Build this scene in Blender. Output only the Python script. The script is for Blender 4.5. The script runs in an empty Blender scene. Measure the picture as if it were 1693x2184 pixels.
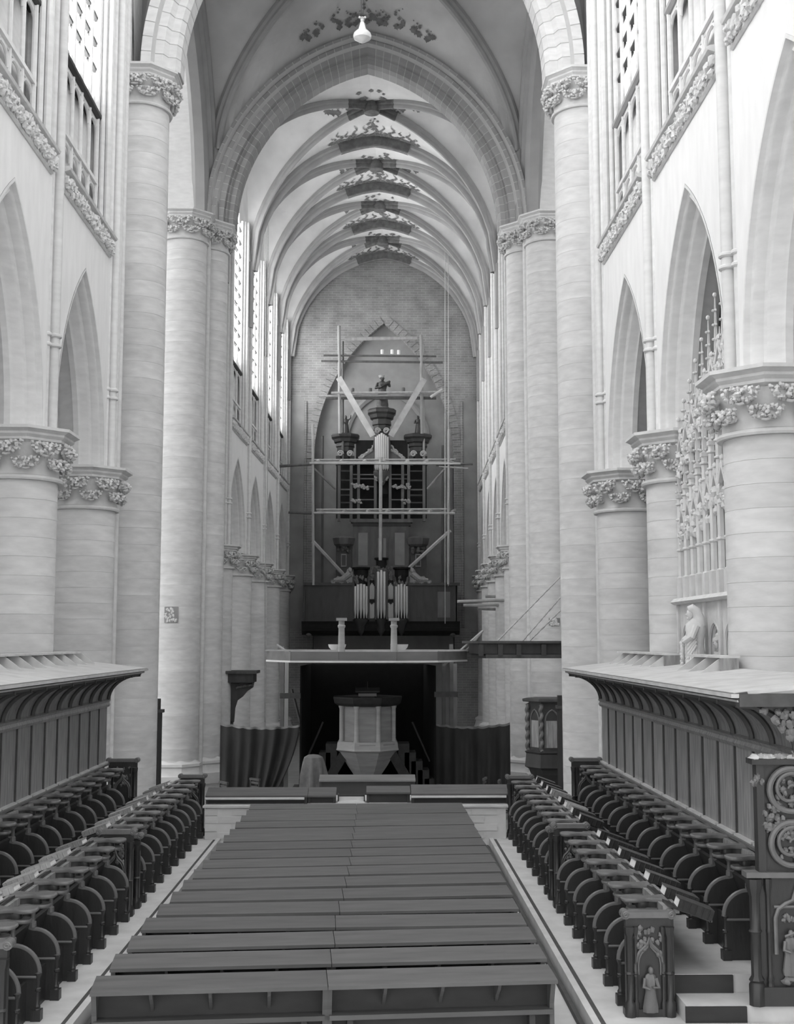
import bpy, bmesh, math, random
from mathutils import Vector, noise
import numpy as np
random.seed(7)
PI = math.pi
scene = bpy.context.scene
COL = scene.collection
# ---------------------------------------------------------------- camera
F = 2600.0; CX, CY = 846.5, 1092.0            # focal length and centre in 1693 x 2184 pixels
PITCH = math.atan(274/F); YAW = -math.atan(40/F*math.cos(PITCH))
CAM = Vector((0.41, 0.0, 3.55))
cd = bpy.data.cameras.new('camera'); cam = bpy.data.objects.new('camera', cd); COL.objects.link(cam)
cd.sensor_fit = 'HORIZONTAL'; cd.sensor_width = 36.0; cd.lens = 36*F/1693
cd.clip_start = 0.1; cd.clip_end = 300
cam.location = CAM; cam.rotation_euler = (PI/2+PITCH, 0, YAW)
scene.camera = cam
# ---------------------------------------------------------------- world and exposure
w = bpy.data.worlds.new('overcast_sky'); scene.world = w; w.use_nodes = True
bg = w.node_tree.nodes['Background']; bg.inputs[0].default_value = (1, 1, 1, 1); bg.inputs[1].default_value = 1.0
scene.view_settings.view_transform = 'Standard'; scene.view_settings.look = 'None'
scene.view_settings.exposure = 0.86; scene.view_settings.gamma = 1
scene.view_settings.use_curve_mapping = False
WINDOW_GLOW = 6.0
try:
    scene.cycles.use_denoising = True; scene.cycles.max_bounces = 5; scene.cycles.diffuse_bounces = 3
    scene.cycles.use_adaptive_sampling = True; scene.cycles.adaptive_threshold = .08; scene.cycles.adaptive_min_samples = 16
    scene.cycles.sample_clamp_indirect = 6.0
except Exception: pass
# ---------------------------------------------------------------- pixel rays (a pixel gives a direction; the distance is given)
def ray(px, py):
    x = (px-CX)/F; u = -(py-CY)/F; c, s = math.cos(PITCH), math.sin(PITCH)
    d = (x, c-u*s, s+u*c); c, s = math.cos(YAW), math.sin(YAW)
    return Vector((c*d[0]-s*d[1], s*d[0]+c*d[1], d[2]))
def aty(px, py, Y): d = ray(px, py); return CAM+d*(Y/d.y)
def atz(px, py, Z): d = ray(px, py); return CAM+d*((Z-CAM.z)/d.z)
def atx(px, py, X): d = ray(px, py); return CAM+d*((X-CAM.x)/d.x)
# ---------------------------------------------------------------- materials (all neutral greys: the photograph is black and white)
MATS = {}
def mat(name, c, rough=.7, var=.12, scale=6., stretch=(1, 1, 1), bump=.0, bscale=40., metal=0., rnd=0., spec=.3, detail=4.):
    m = bpy.data.materials.new(name); m.use_nodes = True; nt = m.node_tree; N = nt.nodes; L = nt.links
    b = N['Principled BSDF']; b.inputs['Roughness'].default_value = rough; b.inputs['Metallic'].default_value = metal
    b.inputs['Specular IOR Level'].default_value = spec
    tc = N.new('ShaderNodeTexCoord'); mp = N.new('ShaderNodeMapping'); mp.inputs['Scale'].default_value = stretch
    L.new(tc.outputs['Object'], mp.inputs[0])
    nz = N.new('ShaderNodeTexNoise'); nz.inputs['Scale'].default_value = scale; nz.inputs['Detail'].default_value = detail
    L.new(mp.outputs[0], nz.inputs['Vector'])
    r = N.new('ShaderNodeMapRange'); r.inputs['From Min'].default_value = .25; r.inputs['From Max'].default_value = .75
    r.inputs['To Min'].default_value = c*(1-var); r.inputs['To Max'].default_value = c*(1+var)
    L.new(nz.outputs['Fac'], r.inputs['Value']); out = r.outputs[0]
    if rnd:
        oi = N.new('ShaderNodeObjectInfo'); k = N.new('ShaderNodeMapRange')
        k.inputs['To Min'].default_value = 1-rnd; k.inputs['To Max'].default_value = 1+rnd
        L.new(oi.outputs['Random'], k.inputs['Value'])
        mu = N.new('ShaderNodeMath'); mu.operation = 'MULTIPLY'; L.new(out, mu.inputs[0]); L.new(k.outputs[0], mu.inputs[1]); out = mu.outputs[0]
    cc = N.new('ShaderNodeCombineColor')
    for i in range(3): L.new(out, cc.inputs[i])
    L.new(cc.outputs[0], b.inputs['Base Color'])
    if bump:
        n2 = N.new('ShaderNodeTexNoise'); n2.inputs['Scale'].default_value = bscale; n2.inputs['Detail'].default_value = 3
        L.new(mp.outputs[0], n2.inputs['Vector'])
        bp = N.new('ShaderNodeBump'); bp.inputs['Strength'].default_value = bump; bp.inputs['Distance'].default_value = .03
        L.new(n2.outputs['Fac'], bp.inputs['Height']); L.new(bp.outputs[0], b.inputs['Normal'])
    MATS[name] = m; return m
def brickmat(name, c1, c2, cm, w_, h_, axis='x', mortar=.012, var=.1):
    m = mat(name, c1, .85, var, 1.5); nt = m.node_tree; N = nt.nodes; L = nt.links
    b = N['Principled BSDF']; tc = N['Texture Coordinate']; sp = N.new('ShaderNodeSeparateXYZ'); L.new(tc.outputs['Object'], sp.inputs[0])
    cb = N.new('ShaderNodeCombineXYZ'); L.new(sp.outputs[0 if axis == 'x' else 1], cb.inputs[0]); L.new(sp.outputs[2], cb.inputs[1])
    br = N.new('ShaderNodeTexBrick'); br.inputs['Scale'].default_value = 1; br.inputs['Brick Width'].default_value = w_; br.inputs['Row Height'].default_value = h_
    br.inputs['Mortar Size'].default_value = mortar
    br.inputs['Color1'].default_value = (c1,)*3+(1,); br.inputs['Color2'].default_value = (c2,)*3+(1,); br.inputs['Mortar'].default_value = (cm,)*3+(1,)
    L.new(cb.outputs[0], br.inputs['Vector'])
    nz = N['Noise Texture']; r = N['Map Range']; r.inputs['To Min'].default_value = 1-var; r.inputs['To Max'].default_value = 1+var
    mx = N.new('ShaderNodeMix'); mx.data_type = 'RGBA'; mx.blend_type = 'MULTIPLY'; mx.inputs[0].default_value = 1
    L.new(br.outputs['Color'], mx.inputs[6]); L.new(N['Combine Color'].outputs[0], mx.inputs[7]); L.new(mx.outputs[2], b.inputs['Base Color'])
    return m
def glow(name, e):
    m = bpy.data.materials.new(name); m.use_nodes = True; b = m.node_tree.nodes['Principled BSDF']
    b.inputs['Base Color'].default_value = (.5, .5, .5, 1); b.inputs['Roughness'].default_value = .3
    b.inputs['Emission Color'].default_value = (1, 1, 1, 1); b.inputs['Emission Strength'].default_value = e
    MATS[name] = m; return m
mat('plaster', .80, .9, .05, 2.0, (1, 2.5, .7), .05, 8)
mat('stone', .68, .85, .09, 3.0, (1, 1, 3), .06, 18, rnd=.06)
mat('stone_drum', .66, .85, .13, 2.2, (1, 1, 3.5), .06, 14, rnd=.05)
mat('stone_carved', .66, .85, .1, 6, bump=.1, bscale=25)
mat('mortar', .70, .95, .05)
mat('vault_plaster', .66, .95, .14, .9, bump=.05, bscale=6)
mat('vault_plaster_crossing', .54, .95, .16, .7, bump=.05, bscale=6)
mat('rib_stone', .34, .9, .10, 2)
mat('voussoir_stone', .31, .9, .12, 1.2, rnd=.10)
mat('painted_dark', .13, .9, .35, 5)
mat('painted_scroll', .17, .9, .3, 6)
mat('painted_light', .20, .9, .25, 5)
brickmat('masonry_west', .28, .235, .33, .42, .13, 'x', .018, .22)
mat('niche_plaster', .29, .95, .15, 1.5)
brickmat('masonry_aisle', .33, .28, .38, .6, .28, 'x', .015)
brickmat('masonry_aisle_side', .36, .31, .4, .6, .28, 'y', .015)
mat('stall_wood', .036, .40, .22, 5, (1, 1, .25), .12, 30, rnd=.12, spec=.5)
mat('stall_wood_worn_highlight', .15, .36, .14, 9, (1, 1, 1), .08, 30, spec=.5)  # worn wood, made paler so moulding highlights are painted into the colour
mat('panel_wood', .29, .42, .42, 7, (3, 3, .35), .06, 20, rnd=.12, spec=.4)
mat('canopy_wood', .07, .45, .3, 6, (1, .2, 1), spec=.4)
mat('canopy_top', .58, .7, .15, 4)
mat('bench_wood', .105, .5, .22, 5, (.35, 2.5, 1), .03, 20, rnd=.10, spec=.35)
mat('bench_dark', .05, .6, .25, 5, (.4, 1, 1))
mat('floor_stone', .60, .8, .15, 3, bump=.04, bscale=20)
mat('nave_floor', .22, .8, .15, 2)
mat('step_wood', .035, .6, .3, 6, (.3, 1, 1))
mat('kerb_dark', .08, .7, .2, 8)
mat('black_board', .006, .9, .3, 4)
mat('curtain_cloth', .055, .95, .25, 3, (1, 1, .3))
mat('grey_cloth', .17, .95, .2, 6)
mat('pulpit_wood', .30, .55, .18, 4, (.4, .4, 2.5), spec=.3)
mat('pulpit_wood_light', .40, .5, .15, 4, (.4, .4, 2.5))
mat('pulpit_dark', .03, .6, .3, 6)
mat('board_wood', .17, .7, .2, 3, (.3, 1, 1))
mat('white_paint', .72, .6, .06, 4)
mat('organ_wood', .045, .45, .3, 4, (1, 1, .3), spec=.4)
mat('organ_wood_mid', .13, .5, .25, 4, (1, 1, .3))
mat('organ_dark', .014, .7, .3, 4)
mat('organ_gilt', .36, .45, .25, 20, bump=.3, bscale=30)
mat('organ_panel', .27, .7, .1, 3)
mat('organ_carving', .30, .7, .2, 15, bump=.3, bscale=20)
mat('pipe_metal', .55, .35, .08, 2, (1, 1, .3), metal=.35)
mat('bronze_figure', .05, .4, .4, 8, bump=.3, bscale=20, spec=.5)
mat('scaffold_wood', .34, .85, .2, 3, (2, 2, .5), rnd=.25)
mat('scaffold_dark', .12, .85, .2, 3, (2, 2, .5), rnd=.2)
mat('plank_wood', .42, .85, .18, 3, rnd=.2)
mat('rope', .5, .95, .2, 20)
mat('iron', .03, .5, .2, 10, metal=.5)
mat('book_leather', .10, .55, .35, 20, rnd=.4)  # light on the top covers is put into this paler leather
mat('book_spine', .028, .5, .35, 20, rnd=.3)
mat('book_grey', .33, .7, .2, 20, rnd=.35)
mat('paper', .72, .9, .08, 30)
mat('lamp_glass', .62, .25, .05, 4, spec=.6)
mat('lamp_metal', .4, .3, .1, 4, metal=.7)
mat('lead', .04, .6, .2, 5)
glow('window_bright', WINDOW_GLOW); glow('window_soft', WINDOW_GLOW*.10); glow('window_nave', WINDOW_GLOW*.85)
mat('mortar_arch', .5, .95, .05)
# ---------------------------------------------------------------- mesh builder
class MB:
    def __init__(s): s.v = []; s.f = []
    def add(s, vs, fs):
        o = len(s.v); s.v.extend([tuple(p) for p in vs]); s.f.extend([tuple(i+o for i in q) for q in fs]); return s
    def box(s, x0, x1, y0, y1, z0, z1):
        return s.add([(x0, y0, z0), (x1, y0, z0), (x1, y1, z0), (x0, y1, z0), (x0, y0, z1), (x1, y0, z1), (x1, y1, z1), (x0, y1, z1)],
                     [(0, 3, 2, 1), (4, 5, 6, 7), (0, 1, 5, 4), (1, 2, 6, 5), (2, 3, 7, 6), (3, 0, 4, 7)])
    def prism(s, poly, f0, f1):
        n = len(poly); vs = [f0(*p) for p in poly]+[f1(*p) for p in poly]
        fs = [tuple(range(n))[::-1], tuple(range(n, 2*n))]+[(i, (i+1) % n, n+(i+1) % n, n+i) for i in range(n)]
        return s.add(vs, fs)
    def px(s, poly, x0, x1): return s.prism(poly, lambda a, b: (x0, a, b), lambda a, b: (x1, a, b))     # poly in (y,z)
    def py(s, poly, y0, y1): return s.prism(poly, lambda a, b: (a, y0, b), lambda a, b: (a, y1, b))     # poly in (x,z)
    def pz(s, poly, z0, z1): return s.prism(poly, lambda a, b: (a, b, z0), lambda a, b: (a, b, z1))
    def grid(s, rows, closed=False):
        m = len(rows[0]); vs = [p for r in rows for p in r]; fs = []
        for i in range(len(rows)-1):
            for j in range(m if closed else m-1):
                k = (j+1) % m; fs.append((i*m+j, i*m+k, (i+1)*m+k, (i+1)*m+j))
        return s.add(vs, fs)
    def lathe(s, prof, n=24, c=(0, 0, 0), rot=0., cap=True, sx=1., sy=1., rip=None):
        rows = []
        for r, z in prof:
            row = []
            for k in range(n):
                a = rot+2*PI*k/n; q = r*(rip(a, z) if rip else 1); row.append((c[0]+sx*q*math.cos(a), c[1]+sy*q*math.sin(a), c[2]+z))
            rows.append(row)
        o = len(s.v); s.grid(rows, True)
        if cap:
            s.f.append(tuple(o+i for i in range(n))[::-1]); e = o+(len(prof)-1)*n; s.f.append(tuple(e+i for i in range(n)))
        return s
    def tube(s, pts, r, n=8, cap=True, flat=1.):
        pts = [Vector(p) for p in pts]; rows = []; up = None
        for i, p in enumerate(pts):
            t = (pts[min(i+1, len(pts)-1)]-pts[max(i-1, 0)]).normalized()
            if up is None: up = Vector((0, 0, 1)) if abs(t.z) < .9 else Vector((1, 0, 0))
            a = t.cross(up).normalized(); b = a.cross(t).normalized(); up = b
            q = r[i] if isinstance(r, (list, tuple)) else r
            rows.append([tuple(p+a*(q*math.cos(2*PI*k/n))+b*(q*flat*math.sin(2*PI*k/n))) for k in range(n)])
        o = len(s.v); s.grid(rows, True)
        if cap:
            s.f.append(tuple(o+i for i in range(n))); e = o+(len(pts)-1)*n; s.f.append(tuple(e+i for i in range(n))[::-1])
        return s
    def blob(s, c, r, n=10, m=7, amp=0., fr=3., seed=0.):
        r = r if isinstance(r, (tuple, list)) else (r, r, r); rows = []
        for i in range(m+1):
            th = PI*min(max(i/m, .02), .98); row = []
            for k in range(n):
                a = 2*PI*k/n; d = Vector((math.sin(th)*math.cos(a), math.sin(th)*math.sin(a), -math.cos(th)))
                q = 1+(amp*noise.noise(d*fr+Vector((seed, seed*1.7, 3))) if amp else 0)
                row.append((c[0]+r[0]*d.x*q, c[1]+r[1]*d.y*q, c[2]+r[2]*d.z*q))
            rows.append(row)
        o = len(s.v); s.grid(rows, True); s.f.append(tuple(o+i for i in range(n))[::-1]); e = o+m*n; s.f.append(tuple(e+i for i in range(n)))
        return s
    def shear(s, k, y0): s.v = [(x+k*max(y-y0, 0), y, z) for x, y, z in s.v]; return s
    def mesh(s, name, m, smooth=False, ang=38):
        me = bpy.data.meshes.new(name); me.from_pydata(s.v, [], s.f); me.materials.append(MATS[m])
        bm = bmesh.new(); bm.from_mesh(me); bmesh.ops.recalc_face_normals(bm, faces=bm.faces); bm.to_mesh(me); bm.free()
        if smooth:
            me.shade_smooth(); me.set_sharp_from_angle(angle=math.radians(ang))
        return me
    def build(s, name, m, parent=None, at=(0, 0, 0), smooth=False, local=False, **k):
        return inst(name, s.mesh(name, m, smooth), parent, at, local=local, **k)
WL = {}
def tag(o, label=None, cat=None, group=None, kind=None):
    for key, val in (('label', label), ('category', cat), ('group', group), ('kind', kind)):
        if val: o[key] = val
    return o
def inst(name, me, parent=None, at=(0, 0, 0), rot=None, scale=None, local=False, label=None, cat=None, group=None, kind=None):
    o = bpy.data.objects.new(name, me); COL.objects.link(o); at = Vector(at)
    if parent is not None:
        o.parent = parent; o.location = at if local else at-WL[parent.name]
        WL[o.name] = at+WL[parent.name] if local else at.copy()
    else:
        o.location = at; WL[o.name] = at.copy()
    if rot: o.rotation_euler = rot
    if scale: o.scale = scale
    return tag(o, label, cat, group, kind)
def thing(name, at, label=None, cat=None, group=None, kind=None, rot=None): return inst(name, None, None, at, rot, None, False, label, cat, group, kind)
def arch(a, h, d=0., n=12):
    R = (a*a+h*h)/(2*a); c = R-a; r = R-d; tm = math.acos(min(1, c/r)); out = []
    for i in range(n+1): t = tm*i/n; out.append((-(-c+r*math.cos(t)), r*math.sin(t)))
    return out+[(-x, z) for x, z in out[:-1][::-1]]
def sh(y): return .031*max(y-42, 0)
# ================================================================ SETTING
NF = -1.2                                     # nave and crossing floor level
MB().box(-2.42, 2.42, -2, 22.4, -.35, -.15).build('floor', 'floor_stone', kind='structure')
f = MB().box(-60, 60, 22.4, 110, NF-.3, NF); f.build('floor_nave', 'nave_floor', kind='structure')
for s, nm in ((-1, 'left'), (1, 'right')):
    a, b = sorted((s*2.42, s*11.))
    MB().box(a, b, -2, 22.9, -.35, 0).build('floor_stall_'+nm, 'floor_stone', kind='structure')
    a, b = sorted((s*11., s*60.)); MB().box(a, b, -20, 22.4, NF-.3, NF).build('floor_ground_'+nm, 'nave_floor', kind='structure')
    # the edge of the stall platform: a wooden sill with a dark groove beside it
    k = thing('trim_'+('1' if s < 0 else '2'), (s*2.42, 17, 0), kind='structure')
    a, b = sorted((s*2.40, s*2.47)); MB().box(a, b, 9.0, 22.3, -.15, .035).build('sill_board', 'floor_stone', k)
    a, b = sorted((s*2.47, s*2.53)); MB().box(a, b, 9.0, 22.3, -.05, .012).build('groove', 'kerb_dark', k)
    a, b = sorted((s*2.34, s*2.385)); MB().box(a, b, 9.0, 22.3, -.15, -.09).build('foot_strip', 'kerb_dark', k)
    # raised walk of the back row
    a, b = sorted((s*3.28, s*5.2)); MB().box(a, b, 12.15, 22.6, 0, .34).build('floor_back_row_'+nm, 'floor_stone', kind='structure')
    a, b = sorted((s*3.28, s*5.2)); MB().box(a, b, 11.72, 12.14, 0, .17).build('floor_step_'+nm, 'floor_stone', kind='structure')
    a, b = sorted((s*3.27, s*3.84)); MB().box(a, b, 12.12, 12.149, .17, .335).build('step_riser_'+nm, 'step_wood', kind='structure')
    MB().box(a, b, 11.69, 11.719, .0, .165).build('step_riser_lower_'+nm, 'step_wood', kind='structure')
MB().box(2.6, 6.0, 11.3, 11.66, -.34, .03).build('trim_3', 'floor_stone', kind='structure')

# ---------------------------------------------------------------- leaves of the capitals: one crumpled cluster, shared
def leaf_mesh(seed):
    mb = MB(); rr = random.Random(int(seed*10))
    for sd in (-1, 1):                                        # two curled lobes, each a ring of crinkled knobs round a dark eye
        cx, cz = sd*.095, .0
        for k in range(8):
            a = 2*PI*k/8+seed; r = .058*(1+.2*rr.random())
            mb.blob((cx+1.15*r*math.cos(a), -.045-.02*math.cos(a*2)-.03*rr.random(), cz+r*math.sin(a)), (.031, .034, .029), 7, 6, .9, 2.6, seed+k*1.7+sd)
        for k in range(3): mb.blob((cx+sd*(.075+.02*k), -.03, cz-.03+.045*k), (.026, .03, .022), 6, 5, .9, 3, seed+k*2.3)
    for k in range(4): mb.blob((rr.uniform(-.02, .02), -.05, -.045+.035*k), (.028, .035, .024), 7, 5, .9, 3, seed+k)
    mb.blob((0, .02, -.02), (.15, .05, .07), 10, 7, .5, 2, seed)
    mb.tube([(-.05, -.02, -.085), (0, -.035, -.10), (.05, -.02, -.085)], .018, 6)
    return mb.mesh('leaf_cluster', 'stone_carved', True, 60)
LEAVES = [leaf_mesh(k*3.1+1) for k in range(4)]
DRUMS = {}
def drum(r, h, m='stone_drum', n=36):
    key = (round(r, 3), round(h, 3), m)
    if key not in DRUMS:
        e = .0025; DRUMS[key] = MB().lathe([(r-e, .0012), (r, .0012+e), (r, h-.0012-e), (r-e, h-.0012)], n).mesh('stone_drum', m, True)
    return DRUMS[key]
CAPS = {}
def capmesh(r, hgt, half):
    key = (r, hgt)
    if key not in CAPS:
        k = hgt/.85
        bell = MB().lathe([(r, 0), (r+.07, .0), (r+.085, .03), (r+.07, .07), (r+.015, .09), (r+.01, .25*k), (r+.05, .5*k), (r+.11, .62*k), (r+.11, .64*k)], 36).mesh('bell', 'stone_carved', True)
        ab = MB().lathe([(r+.12, .60*k), (r+.20, .635*k), (r+.20, .675*k), (r+.255, .72*k), (r+.255, .755*k), (r+.33, .795*k), (r+.35, .80*k), (r+.35, .85*k)], 8, rot=PI/8).mesh('abacus', 'stone_carved')
        CAPS[key] = (bell, ab)
    return CAPS[key]
def column(name, x, y, z0, ztop, r, capt, label, cat='column', group=None, course=.31, base=True, core='mortar', leaves=8):
    t = thing(name, (x, y, z0), label, cat, group)
    zc = ztop-capt
    MB().lathe([(r-.008, z0), (r-.008, zc)], 32, (x, y, 0), cap=False).build('core', core, t, smooth=True)
    zb = z0
    if base:
        MB().lathe([(r+.22, 0), (r+.22, .35), (r+.17, .40), (r+.13, .62), (r+.17, .66), (r+.16, .74), (r+.05, .80), (r, .86)], 8 if base == 8 else 32, (x, y, z0), rot=PI/8).build('base', 'stone', t, smooth=True)
        zb = z0+.86
    n = max(1, round((zc-zb)/course)); h = (zc-zb)/n; me = drum(r, h)
    for i in range(n): inst('stone_drum', me, t, (x, y, zb+i*h), rot=(0, 0, random.random()*6))
    bell, ab = capmesh(r, capt, 0); inst('capital', bell, t, (x, y, zc)); inst('abacus', ab, t, (x, y, zc))
    k = capt/.85; j = 0
    for tier, (zz, rr, sc) in enumerate(((.50*k, r+.155, 1.0*k), (.27*k, r+.10, .86*k))):
        for q in range(leaves):
            a = 2*PI*(q+.5*tier)/leaves+PI/8*0
            inst('leaf_cluster', LEAVES[(q*3+tier) % 4], t, (x+rr*math.cos(a), y+rr*math.sin(a), zc+zz), rot=(.0, .1*random.uniform(-1, 1), a-PI/2+PI), scale=(1.18*sc*(r/.62), 1.25*sc, 1.22*sc))
    return t
# ---------------------------------------------------------------- arcades of choir and nave
SPR, WX, STR = 7.0, 5.12, 11.35
def arcade(s, nm, ys, ztop, pref, glows, shearing=False, xo=0.):
    SH = (lambda m: m.shear(.031, 42)) if shearing else (lambda m: m)
    wall = MB(); y0, y1 = ys[0], ys[-1]
    mould = []
    for a_, b_ in zip(ys, ys[1:]):
        yc = (a_+b_)/2; hw = (b_-a_)/2; half = hw-.36; rise = 3.55
        pts = arch(half, rise, 0, 14)
        low = [(a_, SPR)]+[(yc+t, SPR+z) for t, z in pts]+[(b_, SPR)]
        for xx in (WX, WX+.9):
            wall.grid([[(s*xx, y, z) for y, z in low], [(s*xx, y, STR+.05) for y, z in low]])
        m = MB(); prof = [(0, 0), (.05, .0), (.07, .07), (.12, .10), (.17, .07), (.20, .10), (.22, .2), (.27, .24), (.32, .21), (.36, .24), (.40, .36), (.46, .40), (.46, .50), (.40, .54), (.30, .70), (.2, .8), (.05, .9), (0, .9)]
        m.grid([[(s*(WX-.005+e), yc+t, SPR+z) for t, z in arch(half, rise, d, 14)] for d, e in prof])
        mould.append(m)
    w_ = SH(wall).build('wall_'+pref+nm, 'plaster', kind='structure')
    for m in mould: SH(m).build('arch_moulding', 'stone', w_, smooth=True)
    # solid behind the triforium and the wall head
    bk = MB(); a, b = sorted((s*(WX+.42), s*(WX+.9))); bk.box(a, b, y0, y1, STR, 14.45); a, b = sorted((s*(WX+.30), s*(WX+.9)))
    SH(bk).build('triforium_back', 'stone', w_)
    for j, y in enumerate(ys):
        sf = MB()
        for dx, dy, r in ((-.06, 0, .085), (.03, -.16, .06), (.03, .16, .06), (.10, -.27, .05), (.10, .27, .05)):
            sf.tube([(s*(WX+dx), y+dy, SPR-.02), (s*(WX+dx), y+dy, ztop)], r, 10)
        for z in (8.45, 8.62):
            sf.lathe([(.10, 0), (.125, .02), (.125, .05), (.10, .07)], 10, (s*(WX-.06), y, z)); 
            for q in (-.16, .16): sf.lathe([(.07, 0), (.09, .02), (.09, .05), (.07, .07)], 8, (s*(WX+.03), y+q, z))
        sf.box(*sorted((s*(WX+.02), s*(WX+.9))), y-.30, y+.30, SPR, ztop)
        SH(sf).build('wall_shaft', 'stone', w_, smooth=True)
    for j, (a_, b_) in enumerate(zip(ys, ys[1:])):
        ya, yb = a_+.34, b_-.34
        st = MB(); prof = [(0.02, STR), (-.02, STR+.0), (-.05, STR+.03), (-.04, STR+.06), (-.05, STR+.33), (-.15, STR+.36), (-.17, STR+.40), (-.12, STR+.43), (.42, STR+.47), (.42, STR)]
        st.prism(prof, lambda p, q: (s*(WX+p), ya, q), lambda p, q: (s*(WX+p), yb, q))
        so = SH(st).build('string_course', 'stone_carved', w_)
        fo = MB(); n = max(8, int((yb-ya)/.16)); rr = random.Random(j+int(s)*5+50)
        for i in range(n):
            y = ya+(i+.5)*(yb-ya)/n; dn = rr.uniform(.05, .09)
            fo.blob((s*(WX-.075), y, STR+.235+rr.uniform(-.04, .04)), (.065, .085, .085), 7, 5, .9, 2.5, i*1.3)
            fo.blob((s*(WX-.07), y+.07, STR+.11+rr.uniform(-.03, .03)), (.06, .07, .065), 7, 5, .9, 3, i*2.1)
            fo.blob((s*(WX-.11), y+.04, STR+.19+rr.uniform(-.08, .1)), (.035, .035, .04), 6, 4, .9, 3, i*2.7)
        fo = SH(fo).build('foliage_band', 'stone_carved', so); fo['kind'] = 'stuff'
        # triforium screen and clerestory window above it
        NL = 5 if not shearing else 4
        wn = thing('window_%s' % (len([o for o in bpy.data.objects if o.name.startswith('window_') and o.parent is None])+1), ((s*(WX+.2))+(sh((ya+yb)/2) if shearing else 0), (ya+yb)/2, STR+.47), kind='structure')
        zb, zt, zs, zh = STR+.47, 14.15, 14.72, ztop
        jamb = MB()
        for e, q in ((.0, .07), (.10, .055), (.19, .05)):
            for y, g in ((ya+.12, 1), (yb-.12, -1)): jamb.tube([(s*(WX+.05+e), y+g*e*1.1, zb), (s*(WX+.05+e), y+g*e*1.1, zh)], q, 8)
        for y0_, y1_ in ((ya-.05, ya+.12), (yb-.12, yb+.05)): jamb.box(*sorted((s*(WX+.08), s*(WX+.9))), y0_, y1_, zb, zh)
        SH(jamb).build('jamb', 'stone', wn, smooth=True)
        step = (yb-ya-.5)/NL; y00 = ya+.25
        for i in range(NL+1):
            y = y00+i*step
            SH(MB().tube([(s*(WX+.26), y, zb), (s*(WX+.26), y, zh)], .042, 8)).build('mullion', 'stone', wn, smooth=True)
        for i in range(NL):
            yc = y00+(i+.5)*step
            lo = MB()
            for zc in (zb+.62, zt-.34):                       # little cusped heads of the screen
                A = arch(step*.46, .26, 0, 5); lo.tube([(s*(WX+.27), yc+t, zc+z) for t, z in A], .03, 6)
                lo.py([(0, 0)]*0 or [(s*(WX+.29), zc+.27), (s*(WX+.25), zc+.27), (s*(WX+.25), zc+.36), (s*(WX+.29), zc+.36)], yc-step/2, yc+step/2)
            SH(lo).build('tracery_head', 'stone', wn, smooth=True)
        tr = MB().box(*sorted((s*(WX+.20), s*(WX+.34))), ya+.2, yb-.2, zb+.95, zb+1.03)
        SH(tr).build('transom', 'stone', wn)
        sl = MB(); sl.prism([(.05, zt), (-.02, zt+.05), (-.02, zt+.12), (.34, zs-.02), (.5, zs-.02), (.5, zt)], lambda p, q: (s*(WX+.18+p*.8), ya+.1, q), lambda p, q: (s*(WX+.18+p*.8), yb-.1, q))
        SH(sl).build('window_sill', 'lead' if s < 0 else 'rib_stone', wn)
        for i in range(NL):
            ya_, yb_ = y00+i*step+.04, y00+(i+1)*step-.04
            g = glows[j] if isinstance(glows, (list, tuple)) else glows
            p = SH(MB().box(*sorted((s*(WX+.36), s*(WX+.375))), ya_, yb_, zs, zh)).build('pane', g, wn)
            lb = MB(); z = zs+.5
            while z < zh: lb.box(*sorted((s*(WX+.28), s*(WX+.36))), ya_, yb_, z-.035, z+.035); z += .55
            SH(lb).build('saddle_bar', 'lead', p)
        SH(MB().box(*sorted((s*(WX+.45), s*(WX+.62))), ya-.3, yb+.3, zh-.02, zh+.1)).build('window_head', 'stone', wn)
    return w_
CY_ = [6.4, 11.05, 15.7, 20.3, 24.9, 29.3]
arcade(-1, 'left', [8.5, 12.1, 15.7, 20.25, 24.75], 20.5, '', ['window_bright']*4)
arcade(1, 'right', [6.4, 11.05, 15.75, 20.4, 25.05], 20.5, '', ['window_soft']*4)
for s, nm, ye in ((-1, 'left', 24.75), (1, 'right', 25.05)):       # end of the choir wall, then the set-back wall beside the tall pier
    we = thing('wall_end_'+nm, (s*5.5, ye+.8, NF), kind='structure')
    MB().box(*sorted((s*5.16, s*6.05)), ye+.55, ye+1.0, NF, 20.5).build('stone_end', 'stone', we)
    MB().box(*sorted((s*5.16, s*6.05)), ye+.2, ye+.6, SPR, 20.5).build('stone_end', 'stone', we)
    for dx, dy, r in ((.0, .62, .07), (-.02, .80, .085), (.05, 1.0, .06)):
        MB().tube([(s*(5.14+dx), ye+dy, NF), (s*(5.14+dx), ye+dy, 20.5)], r, 10).build('wall_shaft', 'stone', we, smooth=True)
    MB().box(*sorted((s*6.5, s*6.9)), ye+.9, 30.2, NF, 24).build('set_back_wall', 'stone', we)
NY = [43.9, 49.1, 54.2, 59.3, 64.3]
arcade(-1, 'left', NY, 20.6, 'nave_', ['window_nave']*4, True)
arcade(1, 'right', NY, 20.6, 'nave_', ['window_soft']*4, True)

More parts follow.
